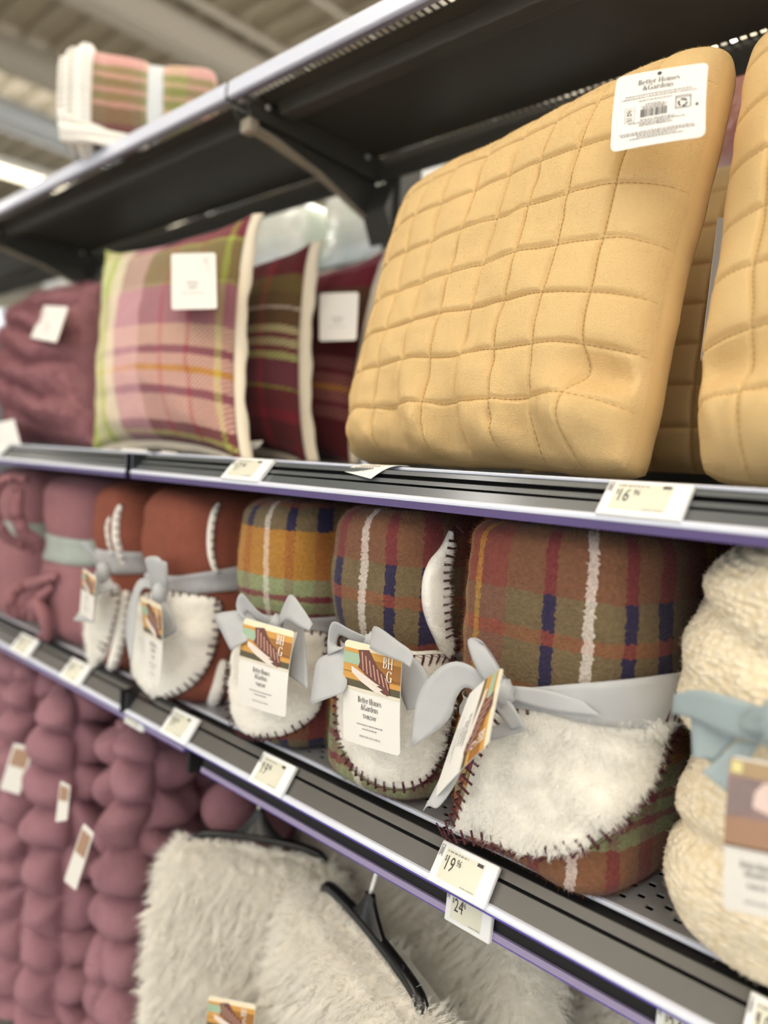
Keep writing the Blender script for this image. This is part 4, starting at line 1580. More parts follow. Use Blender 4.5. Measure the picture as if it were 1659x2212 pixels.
ribbon(t, 'bow_tail', [(745, 1395, .56), (715, 1410, .548), (686, 1428, .54), (676, 1475, .535), (670, 1523, .53)], [(755, 1402, .56), (752, 1430, .55), (750, 1460, .545), (749, 1480, .54), (740, 1497, .535)], M_RIB)
ribbon(t, 'bow_loop', [(802, 1385, .566), (806, 1356, .55), (820, 1356, .535), (860, 1385, .525), (891, 1410, .52), (888, 1438, .518)], [(800, 1404, .566), (800, 1400, .546), (802, 1402, .532), (835, 1418, .522), (868, 1430, .518), (884, 1440, .516)], M_RIB)
ribbon(t, 'bow_tail', [(872, 1405, .566), (905, 1430, .56), (928, 1475, .556), (903, 1530, .55)], [(850, 1425, .566), (858, 1460, .56), (866, 1500, .556), (880, 1535, .55)], M_RIB)
knot(t, 803, 1392, 0.562, 0.012, M_RIB)
throw_card(t, pY(747, 1380, .548), pY(870, 1410, .540), pY(865, 1634, .535), pY(743, 1598, .543), 0.002)

# ---- gold-banded plaid throw
t = empty('folded_throw', (-0.75, 0.75, ZL), 'gold and sage banded plaid throw tied with a grey bow', 'throw', 'plaid sherpa throws')
R3 = Roll(-0.750, 0.590, 0.182, 0.34, ZL, 0.328, 3.2, 0.0, ((-0.228, 0.012, 0.03),), 0.03, 0.004, 23)
m3 = throw_plaid('gold_sage_plaid_fleece', 0.175, 0.148, 0.66)
o = R3.body(t, m3, 'plaid_body')
fuzz(o, 18000, 0.0045, 7)
fo, ed, ce = R3.flap(t, [(520, 1385), (580, 1370), (650, 1360), (708, 1368), (706, 1430), (698, 1500), (672, 1550), (630, 1580), (580, 1590), (535, 1578), (508, 1550), (502, 1500), (508, 1440)], 0.012, [M_SHER, M_SHERHAIR], seed=3)
fo['label'] = 'white sherpa corner folded outward'
whip(fo, ed + ed[:1], ce, M_BURG, 0.011, 0.010, 0.004, 0.0028, rise=0.006)
hair(fo, 1300, 0.007, 1, 0.00035, brown=0.007, children=8, clump=0.5, spread=0.004, vg='front', seed=8)
R3.band(t, -0.226, 0.013, M_RIB, 0.06)
ribbon(t, 'bow_loop', [(592, 1342, .57), (555, 1318, .56), (522, 1282, .55), (510, 1305, .548), (516, 1330, .55)], [(590, 1352, .57), (560, 1342, .565), (535, 1322, .56), (530, 1335, .556), (545, 1342, .556)], M_RIB)
ribbon(t, 'bow_tail', [(545, 1318, .568), (500, 1320, .556), (464, 1330, .548), (480, 1368, .545), (498, 1404, .54)], [(560, 1340, .57), (545, 1350, .56), (535, 1358, .552), (535, 1372, .548), (534, 1384, .544)], M_RIB)
ribbon(t, 'bow_loop', [(600, 1345, .57), (612, 1310, .562), (629, 1284, .556), (655, 1315, .55), (676, 1348, .548)], [(602, 1356, .57), (610, 1345, .558), (622, 1338, .548), (645, 1352, .544), (668, 1362, .544)], M_RIB)
ribbon(t, 'bow_tail', [(645, 1360, .57), (632, 1410, .562), (622, 1458, .556)], [(655, 1358, .57), (662, 1420, .562), (666, 1490, .556)], M_RIB)
knot(t, 597, 1349, 0.566, 0.012, M_RIB)
throw_card(t, pY(529, 1334, .552), pY(637, 1364, .544), pY(618, 1550, .538), pY(515, 1518, .546), 0.003)

# ---- rust throws
M_RUST = velvet('rust_brown_plush', '8a5142', 0.18, 350, 0.6, 0.2, 'c08a78')
t = empty('folded_throw', (-1.0, 0.75, ZL), 'wide rust brown plush throw with sherpa corner, beside the gold plaid throw', 'throw', 'rust sherpa throws')
R2 = Roll(-0.993, 0.590, 0.215, 0.34, ZL, 0.322, 3.6, 0.0, ((-0.205, 0.010, 0.03),), 0.035, 0.004, 31)
o = R2.body(t, M_RUST, 'plush_body')
fuzz(o, 12000, 0.0045, 9, 0.00035)
fo, ed, ce = R2.flap(t, [(300, 1295), (350, 1275), (420, 1282), (474, 1295), (478, 1330), (468, 1390), (450, 1440), (415, 1485), (365, 1502), (320, 1490), (292, 1455), (286, 1410), (292, 1350)], 0.012, [M_SHER, M_SHERHAIR], seed=2)
fo['label'] = 'white sherpa corner folded outward'
whip(fo, ed + ed[:1], ce, M_BROWNST, 0.0125, 0.012, 0.004, 0.003, rise=0.006)
hair(fo, 3500, 0.006, 1, 0.0004, brown=0.008, seed=9, vg='front')
edge_strip(R2, t, [(474, 1085), (462, 1110), (455, 1150), (456, 1200), (470, 1246)], 0.0055, M_SHER, M_BROWNST, pitch=0.013)
edge_strip(R2, t, [(484, 1425), (476, 1470), (462, 1512), (452, 1520)], 0.011, M_SHER, M_BROWNST, pitch=0.013)
R2.band(t, -0.208, 0.013, M_RIB, 0.16, flare=lambda c_, s_: 1 + 0.5 * max(0, c_))
ribbon(t, 'bow_loop', [(330, 1265, .565), (318, 1230, .555), (315, 1205, .55), (345, 1205, .552), (352, 1240, .56)], [(360, 1278, .565), (362, 1245, .555), (360, 1216, .55), (358, 1225, .556), (365, 1270, .565)], M_RIB)
ribbon(t, 'bow_tail', [(330, 1255, .565), (305, 1250, .555), (288, 1275, .548), (270, 1350, .54), (281, 1430, .53)], [(330, 1275, .565), (312, 1270, .556), (300, 1290, .55), (293, 1350, .542), (283, 1430, .532)], M_RIB)
ribbon(t, 'bow_loop', [(340, 1280, .565), (365, 1315, .555), (382, 1358, .55), (360, 1376, .548), (342, 1382, .55)], [(330, 1285, .565), (338, 1310, .558), (340, 1340, .555), (338, 1360, .555), (335, 1372, .556)], M_RIB)
knot(t, 345, 1283, 0.56, 0.016, M_RIB)
throw_card(t, pY(303, 1287, .552), pY(348, 1307, .515), pY(343, 1484, .508), pY(312, 1462, .545), -0.003)

t = empty('folded_throw', (-1.19, 0.75, ZL), 'narrow rust brown plush throw seen from its stitched edges, next to the mauve throws', 'throw', 'rust sherpa throws')
R1 = Roll(-1.185, 0.592, 0.150, 0.34, ZL, 0.322, 3.4, 0.0, ((-0.205, 0.012, 0.03),), 0.035, 0.004, 37)
o = R1.body(t, M_RUST, 'plush_body')
fuzz(o, 7000, 0.005, 10, 0.0004)
fo, ed, ce = R1.flap(t, [(206, 1260), (232, 1256), (258, 1268), (262, 1300), (250, 1350), (240, 1395), (225, 1425), (208, 1435), (202, 1400), (203, 1330)], 0.016, [M_SHER, M_SHERHAIR], nr=10, na=50, seed=1)
fo['label'] = 'white sherpa corner folded outward'
whip(fo, ed[4:28], ce, M_BROWNST, 0.013, 0.012, 0.004, 0.003, rise=0.006)
hair(fo, 2500, 0.007, 1, 0.0005, brown=0.008, seed=10, vg='front')
edge_strip(R1, t, [(262, 1090), (252, 1120), (250, 1160), (260, 1200), (268, 1222)], 0.007, M_SHER, M_BROWNST, pitch=0.014)
edge_strip(R1, t, [(238, 1115), (232, 1140), (236, 1180), (248, 1210)], 0.004, M_SHER, M_BROWNST, pitch=0.014)
edge_strip(R1, t, [(274, 1275), (268, 1330), (258, 1390), (246, 1435), (234, 1450)], 0.011, M_SHER, M_BROWNST, pitch=0.014)
R1.band(t, -0.200, 0.020, M_RIB, 0.05)
ribbon(t, 'bow_loop', [(215, 1230, .575), (195, 1200, .56), (176, 1174, .55), (188, 1172, .55)], [(230, 1235, .575), (220, 1215, .565), (205, 1195, .558), (195, 1182, .552)], M_RIB)
ribbon(t, 'bow_tail', [(225, 1236, .575), (215, 1262, .56), (199, 1290, .55)], [(232, 1236, .575), (244, 1258, .565), (258, 1268, .56)], M_RIB)
ribbon(t, 'bow_tail', [(205, 1235, .565), (185, 1300, .548), (158, 1340, .535)], [(215, 1245, .565), (205, 1310, .552), (202, 1345, .54)], M_RIB)
knot(t, 224, 1236, 0.565, 0.016, M_RIB)
throw_card(t, pY(180, 1227, .545), pY(207, 1246, .50), pY(200, 1342, .49), pY(172, 1325, .535), 0.0)

# ---- mauve throws with curled edges
M_MAUVE2 = velvet('dusty_mauve_fleece', '966a70', 0.14, 350, 0.5, 0.3, 'd0a8ac')
for k, (cx, w_, lab) in enumerate(((-1.40, 0.245, 'dusty mauve fleece throw with curled edges, beside the narrow rust throw'), (-1.66, 0.25, 'dusty mauve fleece throw farther along, behind the curled-edge mauve throw'))):
    t = empty('folded_throw', (cx, 0.75, ZL), lab, 'throw', 'mauve throws')
    R0 = Roll(cx, 0.60, w_, 0.34, ZL, 0.322 if k == 0 else 0.33, 3.2, 0.0, ((-0.20, 0.012, 0.035),), 0.04, 0.004, 41 + k)
    o = R0.body(t, [M_MAUVE2, M_MAUVE2], 'fleece_body', 90, 60)
    fuzz(o, 5000, 0.005, 11 + k, 0.0005)
    R0.band(t, -0.205 if k == 0 else -0.19, 0.026 if k == 0 else 0.016, M_RIBG, 0.02)
    if k == 0:
        for nm, path, rad in (('curled_edge', [(60, 1040), (25, 1050), (12, 1080), (20, 1120), (45, 1165), (75, 1195)], 0.012), ('curled_edge', [(45, 1055), (60, 1070), (62, 1100), (75, 1140), (100, 1165), (85, 1190)], 0.013), ('curled_edge', [(130, 1245), (100, 1255), (60, 1275), (50, 1310), (75, 1320), (105, 1290), (120, 1265)], 0.013), ('curled_edge', [(60, 1310), (90, 1330), (105, 1300), (120, 1330), (118, 1365), (90, 1370)], 0.012)):
            pp = crom([V((x, y, 0)) for x, y in path], 40)
            b = MB()
            pts = []
            for i, p in enumerate(pp):
                P, N_ = R0.hit(p.x, p.y, 0.006 + 0.018 * math.sin(math.pi * i / 39))
                pts.append(P)
            b.tube(pts, lambda f, rad=rad: rad * (0.55 + 0.45 * math.sin(math.pi * f)), 12)
            o = b.build(nm, [M_MAUVE2, M_MAUVE2], t)
            hair(o, 900, 0.005, 1, 0.0005, brown=0.005, seed=20)

# ---- cream knit throw
q = NT('cream_chenille_knit')
uv = q.n('ShaderNodeUVMap')
mp = q.n('ShaderNodeMapping')
mp.inputs['Scale'].default_value = (150, 190, 1)
q.l(uv.outputs[0], mp.inputs['Vector'])
vo_ = q.n('ShaderNodeTexVoronoi', i_Scale=1.0)
vo_.inputs['Randomness'].default_value = 0.75
q.l(mp.outputs[0], vo_.inputs['Vector'])
q.l(q.mix(q.math('POWER', vo_.outputs['Distance'], 2.0), lin('f2e6cf'), lin('d8c49c')), q.b.inputs['Base Color'])
q.b.inputs['Roughness'].default_value = 0.95
q.b.inputs['Specular IOR Level'].default_value = 0.1
q.b.inputs['Sheen Weight'].default_value = 0.2
q.bump(q.math('SUBTRACT', 1.0, vo_.outputs['Distance']), 0.8, 0.004)
M_KNIT = q.m
t = empty('folded_throw', (-0.09, 0.75, ZL), 'cream chunky chenille knit throw tied with a blue grey ribbon', 'throw')
R6 = Roll(-0.092, 0.572, 0.24, 0.36, ZL, 0.336, 3.4, 0.0, ((-0.222, 0.014, 0.03),), 0.04, 0.004, 53, 0.006)


def knit(u, z):
    h = (z - ZL)
    e = 0.0016 * (abs(math.sin(u * 420)) + abs(math.sin(z * 520 + u * 60)))
    e += 0.010 * math.exp(-((h - 0.06 - 0.10 * (u + 0.1)) / 0.028) ** 2)
    e -= 0.010 * math.exp(-((h - 0.10 - 0.10 * (u + 0.1)) / 0.010) ** 2)
    e += 0.007 * math.exp(-((h - 0.235 + 0.25 * (u + 0.08)) / 0.02) ** 2) - 0.006 * math.exp(-((h - 0.27 + 0.3 * (u + 0.08)) / 0.012) ** 2)
    e += 0.010 * math.exp(-((h - 0.2) / 0.02) ** 2)
    return e


o = R6.body(t, [M_KNIT, M_KNIT], 'knit_body', 260, 200, extra=knit)
fuzz(o, 9000, 0.003, 14, 0.0003)
R6.band(t, -0.213, 0.017, M_RIBB, -0.03, off=0.006)
ribbon(t, 'bow_loop', [(1456, 1500, .555), (1500, 1490, .545), (1560, 1500, .535), (1640, 1525, .53), (1720, 1545, .53)], [(1452, 1540, .56), (1500, 1555, .545), (1560, 1585, .535), (1640, 1605, .53), (1720, 1610, .53)], M_RIBB)
ribbon(t, 'bow_loop', [(1600, 1545, .53), (1640, 1530, .515), (1690, 1530, .51)], [(1598, 1575, .53), (1640, 1585, .515), (1690, 1590, .51)], M_RIBB)
ribbon(t, 'bow_tail', [(1492, 1545, .553), (1494, 1590, .548), (1496, 1636, .544)], [(1600, 1575, .55), (1585, 1600, .546), (1545, 1640, .542)], M_RIBB)
ribbon(t, 'bow_tail', [(1590, 1600, .54), (1555, 1635, .535), (1516, 1667, .53)], [(1640, 1605, .54), (1600, 1680, .535), (1577, 1718, .53)], M_RIBB)
knot(t, 1690, 1565, 0.52, 0.018, M_RIBB)
c = Card(pY(1579, 1631, .515), pY(1735, 1660, .50), pY(1722, 1996, .495), pY(1562, 1962, .51), 0.002)
o = c.build('hang_tag', M_CARD, t, 0.005, label='white card hang tag with a printed pink sofa photo')
b = MB()
W_, H_ = c.w, c.h
for (xa, ya, xb, yb_, mi) in ((0, .88, 1, .985, 0), (.04, .90, .2, .97, 1), (0, .62, 1, .88, 2), (0, .43, 1, .62, 3), (0, .425, 1, .44, 4)):
    c.patch(b, xa * W_, ya * H_, xb * W_, yb_ * H_, 0.0006 + 0.0002 * mi, mi)
c.polys(b, [[(x * W_, y * H_) for x, y in ((0.02, .62), (.38, .66), (.45, .86), (.3, .88), (.05, .84))]], 0.0015, 5)
c.polys(b, [[(x * W_, y * H_) for x, y in ((.4, .70), (.95, .62), (.95, .86), (.55, .87), (.42, .80))]], 0.0016, 6)
b.build('tag_photo', [mat('print_tan_wall', 'b39a78', .5), mat('print_window', 'e6dfa0', .5), mat('print_mauve_sofa', '9a8280', .5), mat('print_tan_sofa', 'a9866e', .5), mat('print_sofa_base', '6a4a3a', .5), mat('print_grey_cushion', '8e7d7c', .5), mat('print_pink_throw', 'e6cfc8', .5)], o, smooth=False, fixn=False)
b = MB()
c.polys(b, serif('Better Homes', 0.5 * W_, 0.30 * H_, 0.045 * H_, 0.72))
c.polys(b, serif('&Gardens', 0.5 * W_, 0.245 * H_, 0.045 * H_, 0.72))
c.polys(b, sans('THROW', 0.5 * W_, 0.17 * H_, 0.032 * H_, 0.9))
c.polys(b, sans('50 IN W x 60 IN L', 0.5 * W_, 0.07 * H_, 0.022 * H_, 0.75))
b.build('tag_lettering', M_INK, o, smooth=False, fixn=False)

# ---- plaid bundle lying on the top shelf
UB_T = [(.055, 'c9a09a'), (.05, 'c98f8a'), (.02, 'c9a09a'), (.05, 'd8cfae'), (.04, 'b9bd84')]
VB_T = [(.046, 'cf9f98'), (.02, '7f8148'), (.012, 'c09a86'), (.022, '6f7338'), (.012, 'b98f7e'), (.022, '6f7338'), (.012, 'b98f7e'), (.04, '5b5a2c'), (.05, '4a2a28')]
M_PLT = plaid('pink_olive_plaid_fleece', UB_T, [(a * 0.8, c_) for a, c_ in VB_T], 0.0, 0.0, 0.72, 0.003, 60, bump=0.7, bscale=300, fleck=0.2)
t = empty('folded_throw', (-1.5, 0.79, ZT), 'pink and olive plaid throw lying rolled on the top shelf', 'throw')
# it lies at an angle, one end poking out over the shelf edge
fe = V((-1.555, 0.715, 0))
dv = V((0.594, 0.804, 0))
rn = V((0.804, -0.594, 0))
LEN, RW, RH = 0.27, 0.065, 0.095
zc = ZT + 0.014 + RH
NS = 90
ang = [2 * math.pi * j / NS for j in range(NS)]


def rp(x, a, k=1.0, o=0.0):
    c_, s_ = math.cos(a), math.sin(a)
    return fe + dv * x + rn * (RW * k * sgnpow(c_, 0.62) + o * c_) + V((0, 0, zc + RH * k * sgnpow(s_, 0.62) + o * s_))


rows, uvs = [], []
for i in range(61):
    f = i / 60
    x = LEN * f
    e = 1 - 0.10 * math.exp(-((f - 0.55) / 0.06) ** 2)
    end = min(f, 1 - f) * LEN
    e *= 1 if end > 0.03 else 0.86 + 0.14 * math.sqrt(max(0, 1 - ((0.03 - end) / 0.03) ** 2))
    r, ru = [], []
    for a in ang:
        p = rp(x, a, e)
        p += (rn * math.cos(a) + V((0, 0, math.sin(a)))) * 0.004 * fbm(p, 9)
        r.append(p)
        ru.append((x, max(0, zc + RH - p.z)))
    rows.append(r)
    uvs.append(ru)
b = MB()
bs = b.grid(rows, uvs, closed=True)
b.face([bs + k for k in range(NS)])
b.face([bs + 60 * NS + k for k in range(NS)][::-1])
b.build('plaid_body', M_PLT, t)
for k, (dx, sc) in enumerate(((0.012, 1.0), (-0.012, 0.92), (-0.03, 0.78))):
    b = MB()
    pts = [rp(dx, 2 * math.pi * j / 60, sc) for j in range(61)]
    b.tube(pts, (0.017, 0.014, 0.011)[k], 8, cap=False)
    o = b.build('sherpa_edge', M_SHER, t)
    cc_ = fe + dv * dx + V((0, 0, zc))
    e = []
    for p in pts:
        n_ = ((p - cc_).normalized() - dv * 0.4).normalized()
        e.append((p + n_ * 0.012, n_))
    whip(o, e, fe + dv * 0.4 + V((0, 0, zc)), M_BROWNST, 0.011, 0.008, 0.008, 0.002, False, lift=0.003)
b = MB()
rows = []
for i in range(13):
    f = i / 12
    rows.append([fe + dv * (-0.03 + 0.17 * g ** 1.3) + rn * (RW + 0.006 + 0.004 * math.sin(6 * g + i)) + V((0, 0, zc - 0.068 - 0.035 * f - 0.02 * g * (1 - f) + 0.02 * (1 - g) * (1 - f))) for g in [j / 14 for j in range(15)]])
b.grid(rows)
b.build('sherpa_flap', M_SHER, t, solid=0.014)
b = MB()
rows = [[rp(LEN * 0.50 + 0.032 * i / 4, a, 0.93) for a in ang] for i in range(5)]
b.grid(rows, closed=True)
b.build('ribbon_band', mat('white_satin_ribbon', 'd5dadd', 0.4, sheen=0.2), t, solid=0.001)

# ------------------------------------------------------------------ hanging rails under the lower shelf
M_HANG = mat('black_hanger_plastic', '141415', 0.3)
for (xa, xb, yy, zb, lab) in ((-0.872, 0.17, 0.596, -0.470, 'black hanging rail with a lavender price edge above the grey fur throws'), (-2.25, pY(400, 1612, 0.585).x, 0.585, -0.446, 'black hanging rail above the mauve bubble throws')):
    t = empty('hanging_rail', ((xa + xb) / 2, 0.69, -0.46), lab, 'rail', 'hanging rails')
    b = MB()
    b.extrude([(yy + 0.012, zb + 0.06), (yy + 0.004, zb + 0.06), (yy, zb + 0.006), (yy + 0.008, zb + 0.006)], xa, xb)
    b.build('price_rail', M_BLACKM, t, smooth=False)
    b = MB()
    b.extrude([(yy - 0.003, zb + 0.008), (yy - 0.004, zb + 0.0015), (yy + 0.006, zb + 0.0015), (yy + 0.006, zb + 0.008)], xa, xb)
    o = b.build('clear_edge', mat('dim_lavender_plastic', '9d92b5', 0.3), t, smooth=False)
    b = MB()
    b.extrude([(yy - 0.004, zb + 0.0015), (yy - 0.003, zb - 0.001), (yy + 0.006, zb - 0.001), (yy + 0.006, zb + 0.0015)], xa, xb)
    b.build('tinted_strip', M_VIOLET, t, smooth=False)
    b = MB()
    b.tube([(xa, 0.69, -0.475), (xb, 0.69, -0.475)], 0.011, 12)
    b.build('bar', M_DARK, t)
    for x in (xa + 0.006, xb - 0.006):
        b = MB()
        b.box2(x - 0.004, x + 0.004, yy + 0.01, YB, -0.485, -0.428)
        b.build('arm', M_BLACKM, t, smooth=False)


# ------------------------------------------------------------------ hanging throws
def slab(p0, p1, z0, z1, th, bub=None, nth=150, nz=110, wave=0.0, seed=0, flare=0.0, topr=0.05, lean=(0, 0)):
    """folded throw hanging down: stadium section along p0-p1, from z0 (top) to z1"""
    p0, p1 = V((p0[0], p0[1], 0)), V((p1[0], p1[1], 0))
    ax = (p1 - p0).normalized()
    nr = V((ax.y, -ax.x, 0))
    L = (p1 - p0).length
    per = 2 * L + math.pi * th
    rows, uvs = [], []

    def pt(u, ins):
        h = th / 2 - ins
        Lh = L / 2
        d = u % per
        if d < L:
            return ax * (d - Lh) + nr * h, nr
        d -= L
        if d < math.pi * th / 2:
            a = d / (th / 2)
            v = nr * math.cos(a) + ax * math.sin(a)
            return ax * Lh + v * h, v
        d -= math.pi * th / 2
        if d < L:
            return ax * (Lh - d) - nr * h, -nr
        d -= L
        a = d / (th / 2)
        v = -nr * math.cos(a) - ax * math.sin(a)
        return -ax * Lh + v * h, v
    mid = (p0 + p1) / 2
    for i in range(nz + 1):
        f = i / nz
        z = z0 + (z1 - z0) * f
        dz = z0 - z
        ins = 0 if dz > topr else (th / 2) * 0.9 * (1 - math.sqrt(max(0, 1 - (1 - dz / topr) ** 2)))
        r, ru = [], []
        for j in range(nth):
            u = per * j / nth
            o, n_ = pt(u, ins)
            k = 1 + flare * f
            p = mid + o * k + V((lean[0] * f, lean[1] * f, z))
            e = wave * f ** 0.5 * math.sin(u * 22 + 3 * math.sin(f * 3 + seed) + seed) + 0.008 * fbm((p.x, p.y, p.z + seed), 7)
            if bub:
                e += bub(u, z)
            r.append(p + n_ * e)
            ru.append((u, z))
        rows.append(r)
        uvs.append(ru)
    b = MB()
    top = [[mid + (V(p) - mid - V((0, 0, p[2]))) * k + V((0, 0, z0 + 0.004)) for p in rows[0]] for k in (0.05, 0.5, 0.85)]
    b.grid(top + rows, [[(0, 0)] * nth] * 3 + uvs, closed=True)
    return b


M_FUR = velvet('pale_grey_fur_base', 'dcd8cf', 0.15, 120, 0.5, 0.2)
M_FURH = mat('pale_grey_fur_fibre', 'f0ede6', 0.75, var=0.15, vscale=18, spec=0.2)


def hanger(lab, e0, e1, zh, bar_y=0.69, tip=0.045):
    a, c = V((e0[0], e0[1], zh)), V((e1[0], e1[1], zh))
    mid = (a + c) / 2
    t = empty('hanger', mid, lab, 'hanger', 'black plastic hangers')
    ax = (c - a).normalized()
    b = MB()
    pts = crom([a + V((0, 0, -tip)) - ax * 0.004, a + V((0, 0, -0.010)) + ax * 0.002, a + ax * 0.03 + V((0, 0, 0.006)), mid + V((0, 0, 0.012)), c - ax * 0.03 + V((0, 0, 0.006)), c + V((0, 0, -0.010)) - ax * 0.002, c + ax * 0.004 + V((0, 0, -tip))], 46)
    b.tube(pts, 0.0065, 10, flat=1.3)
    b.build('bar', M_HANG, t)
    b = MB()
    rows = []
    for f in [i / 12 for i in range(13)]:
        w_ = 0.036 * (1 - f) ** 1.5 + 0.006
        p = mid + V((0, 0, 0.012 + 0.045 * f))
        rows.append([p - ax * w_, p + ax * w_])
    b.grid(rows)
    b.build('neck', M_HANG, t, solid=0.008)
    b = MB()
    top = mid + V((0, 0, 0.055))
    cen = V((mid.x, bar_y, -0.475))
    arcp = [cen + V((0, -math.cos(q_) * 0.0145, math.sin(q_) * 0.0145)) for q_ in [math.pi * i / 8 for i in range(9)]]
    pts = crom([top, top.lerp(arcp[0], 0.5), arcp[0], arcp[2], arcp[4], arcp[6], arcp[8]], 30)
    b.tube(pts, 0.003, 8)
    b.build('hook', M_RIVET, t)
    return t


FURS = [((-0.935, 0.620), (-0.745, 0.735), -0.600, -1.15, 0.075, 'pale grey faux fur throw on the hanger nearest the mauve bubble throws', 5200, 0.0),
        ((-0.700, 0.685), (-0.455, 0.610), -0.600, -1.15, 0.11, 'pale grey faux fur throw hanging turned outward beside the price tag', 5600, 0.0),
        ((-0.37, 0.94), (-0.28, 0.87), -0.575, -1.15, 0.09, 'grey faux fur throw hanging at the end nearest the pegboard', 3200, 0.0),
        ((-0.74, 0.845), (-0.44, 0.80), -0.555, -1.15, 0.08, 'grey faux fur throw hanging behind the outward-turned fur throw', 4000, 0.0),
        ((-0.95, 0.935), (-0.83, 0.905), -0.565, -1.15, 0.08, 'grey faux fur throw hanging behind the one nearest the mauve bubbles', 2600, 0.0)]
for i, (a, c, z0, z1, th, lab, n, _) in enumerate(FURS):
    t = empty('hanging_throw', ((a[0] + c[0]) / 2, (a[1] + c[1]) / 2, z1), lab, 'throw', 'grey fur throws on hangers')
    b = slab(a, c, z0 - 0.008, z1, th, None, 110, 60, 0.012, 3.0 * i + 1, 0.14, 0.05, (0, -0.02))
    o = b.build('fur_body', [M_FUR, M_FURH], t, fixn=True)
    vgroup(o, lambda co, no: 1.0 if no.y < 0.45 else 0.0)
    hair(o, n, 0.030, 1, 0.00055, brown=0.012, children=14, clump=0.75, vg='front', seed=30 + i, spread=0.006, down=0.016)
    if i < 2:
        hanger('black plastic hanger of the ' + ('fur throw nearest the mauve bubbles', 'outward-turned fur throw', 'fur throw farther back')[i], a, c, z0, 0.69 if i < 2 else 0.69)
    if i == 0:
        throw_card(t, pY(452, 2150, 0.575), pY(553, 2170, 0.57), pY(535, 2330, 0.56), pY(440, 2300, 0.565), 0.0)

M_BUB = velvet('mauve_bubble_fur', '98707a', 0.22, 260, 0.6, 0.3, 'd0a8ac')


def bubbles(cw, rh, amp, sl=0.0):
    def f(u, z):
        wu = 0.4 * fbm((u * 0.8, z * 0.8, sl * 7 + cw), 9, 2)
        wz = 0.35 * fbm((u * 0.8, z * 0.8, sl * 7 + 5), 9, 2)
        col = u / cw + wu
        ci = math.floor(col)
        v = (z + sl * u) / rh + wz + (0.5 if ci % 2 else 0.0) + 0.13 * math.sin(ci * 5.1)
        a = abs(math.sin(math.pi * (col - ci)))
        d = abs(math.sin(math.pi * v))
        return amp * ((max(a, 1e-4) ** 0.55) * (max(d, 1e-4) ** 0.6) - 0.5)
    return f


BUBS = [((-1.73, 0.67), (-1.57, 0.65), 0.12, -0.475, 'mauve bubble fur throw hanging farthest along the rail', 0.0),
        ((-1.46, 0.80), (-1.36, 0.62), 0.12, -0.475, 'mauve bubble fur throw hanging with two white tags', 0.25),
        ((-1.24, 0.82), (-1.16, 0.66), 0.12, -0.485, 'mauve bubble fur throw hanging next to the two-tag one', 0.0),
        ((-1.035, 0.87), (-1.005, 0.77), 0.09, -0.475, 'mauve bubble fur throw hanging beside the grey fur throws', 0.0)]
for i, (a, c, th, z0, lab, sl) in enumerate(BUBS):
    t = empty('hanging_throw', ((a[0] + c[0]) / 2, (a[1] + c[1]) / 2, -1.22), lab, 'throw', 'mauve bubble throws')
    b = slab(a, c, z0, -1.22, th, bubbles(0.115, 0.078, 0.052, sl + 0.02 * i), 150, 190, 0.0, 2.0 * i, 0.12, 0.06)
    o = b.build('bubble_body', [M_BUB, M_BUB], t, fixn=True)
    vgroup(o, lambda co, no: 1.0 if no.y < 0.5 and no.x > -0.9 else 0.0)
    hair(o, 8000, 0.008, 1, 0.0007, brown=0.006, vg='front', seed=50 + i)
    b = MB()
    mx, my = (a[0] + c[0]) / 2, (a[1] + c[1]) / 2
    b.tube(crom([V((mx, my, z0 - 0.01)), V((mx, 0.69 - 0.017, z0 + 0.005)), V((mx, 0.69, -0.4605)), V((mx, 0.706, -0.475))], 20), 0.003, 8)
    b.build('hook', M_RIVET, t)
    tags = {0: [((30, 1605), (74, 1616), (42, 1717), (0, 1704))], 1: [((181, 1778), (203, 1800), (164, 1924), (138, 1902)), ((131, 1686), (152, 1698), (145, 1772), (120, 1776))]}.get(i, [])
    for cr in tags:
        Y = (0.562, 0.522)[i]
        cc = Card(*[pY(x, y, Y) for x, y in cr])
        o2 = cc.build('hang_tag', M_CARD, t, 0.004, label='white card hang tag with a printed brown photo')
        b = MB()
        cc.patch(b, 0.12 * cc.w, 0.55 * cc.h, 0.9 * cc.w, 0.92 * cc.h, 0.0012, 0)
        b.build('tag_photo', mat('print_brown_photo', 'a9866e', .5), o2, smooth=False, fixn=False)


# ------------------------------------------------------------------ electronic price tags
M_ESL = mat('white_price_tag_case', 'eceef0', 0.3)
M_ESLS = mat('price_screen', 'd9d8c8', 0.25)
M_ESLT = mat('price_digits', '3d3b39', 0.5)


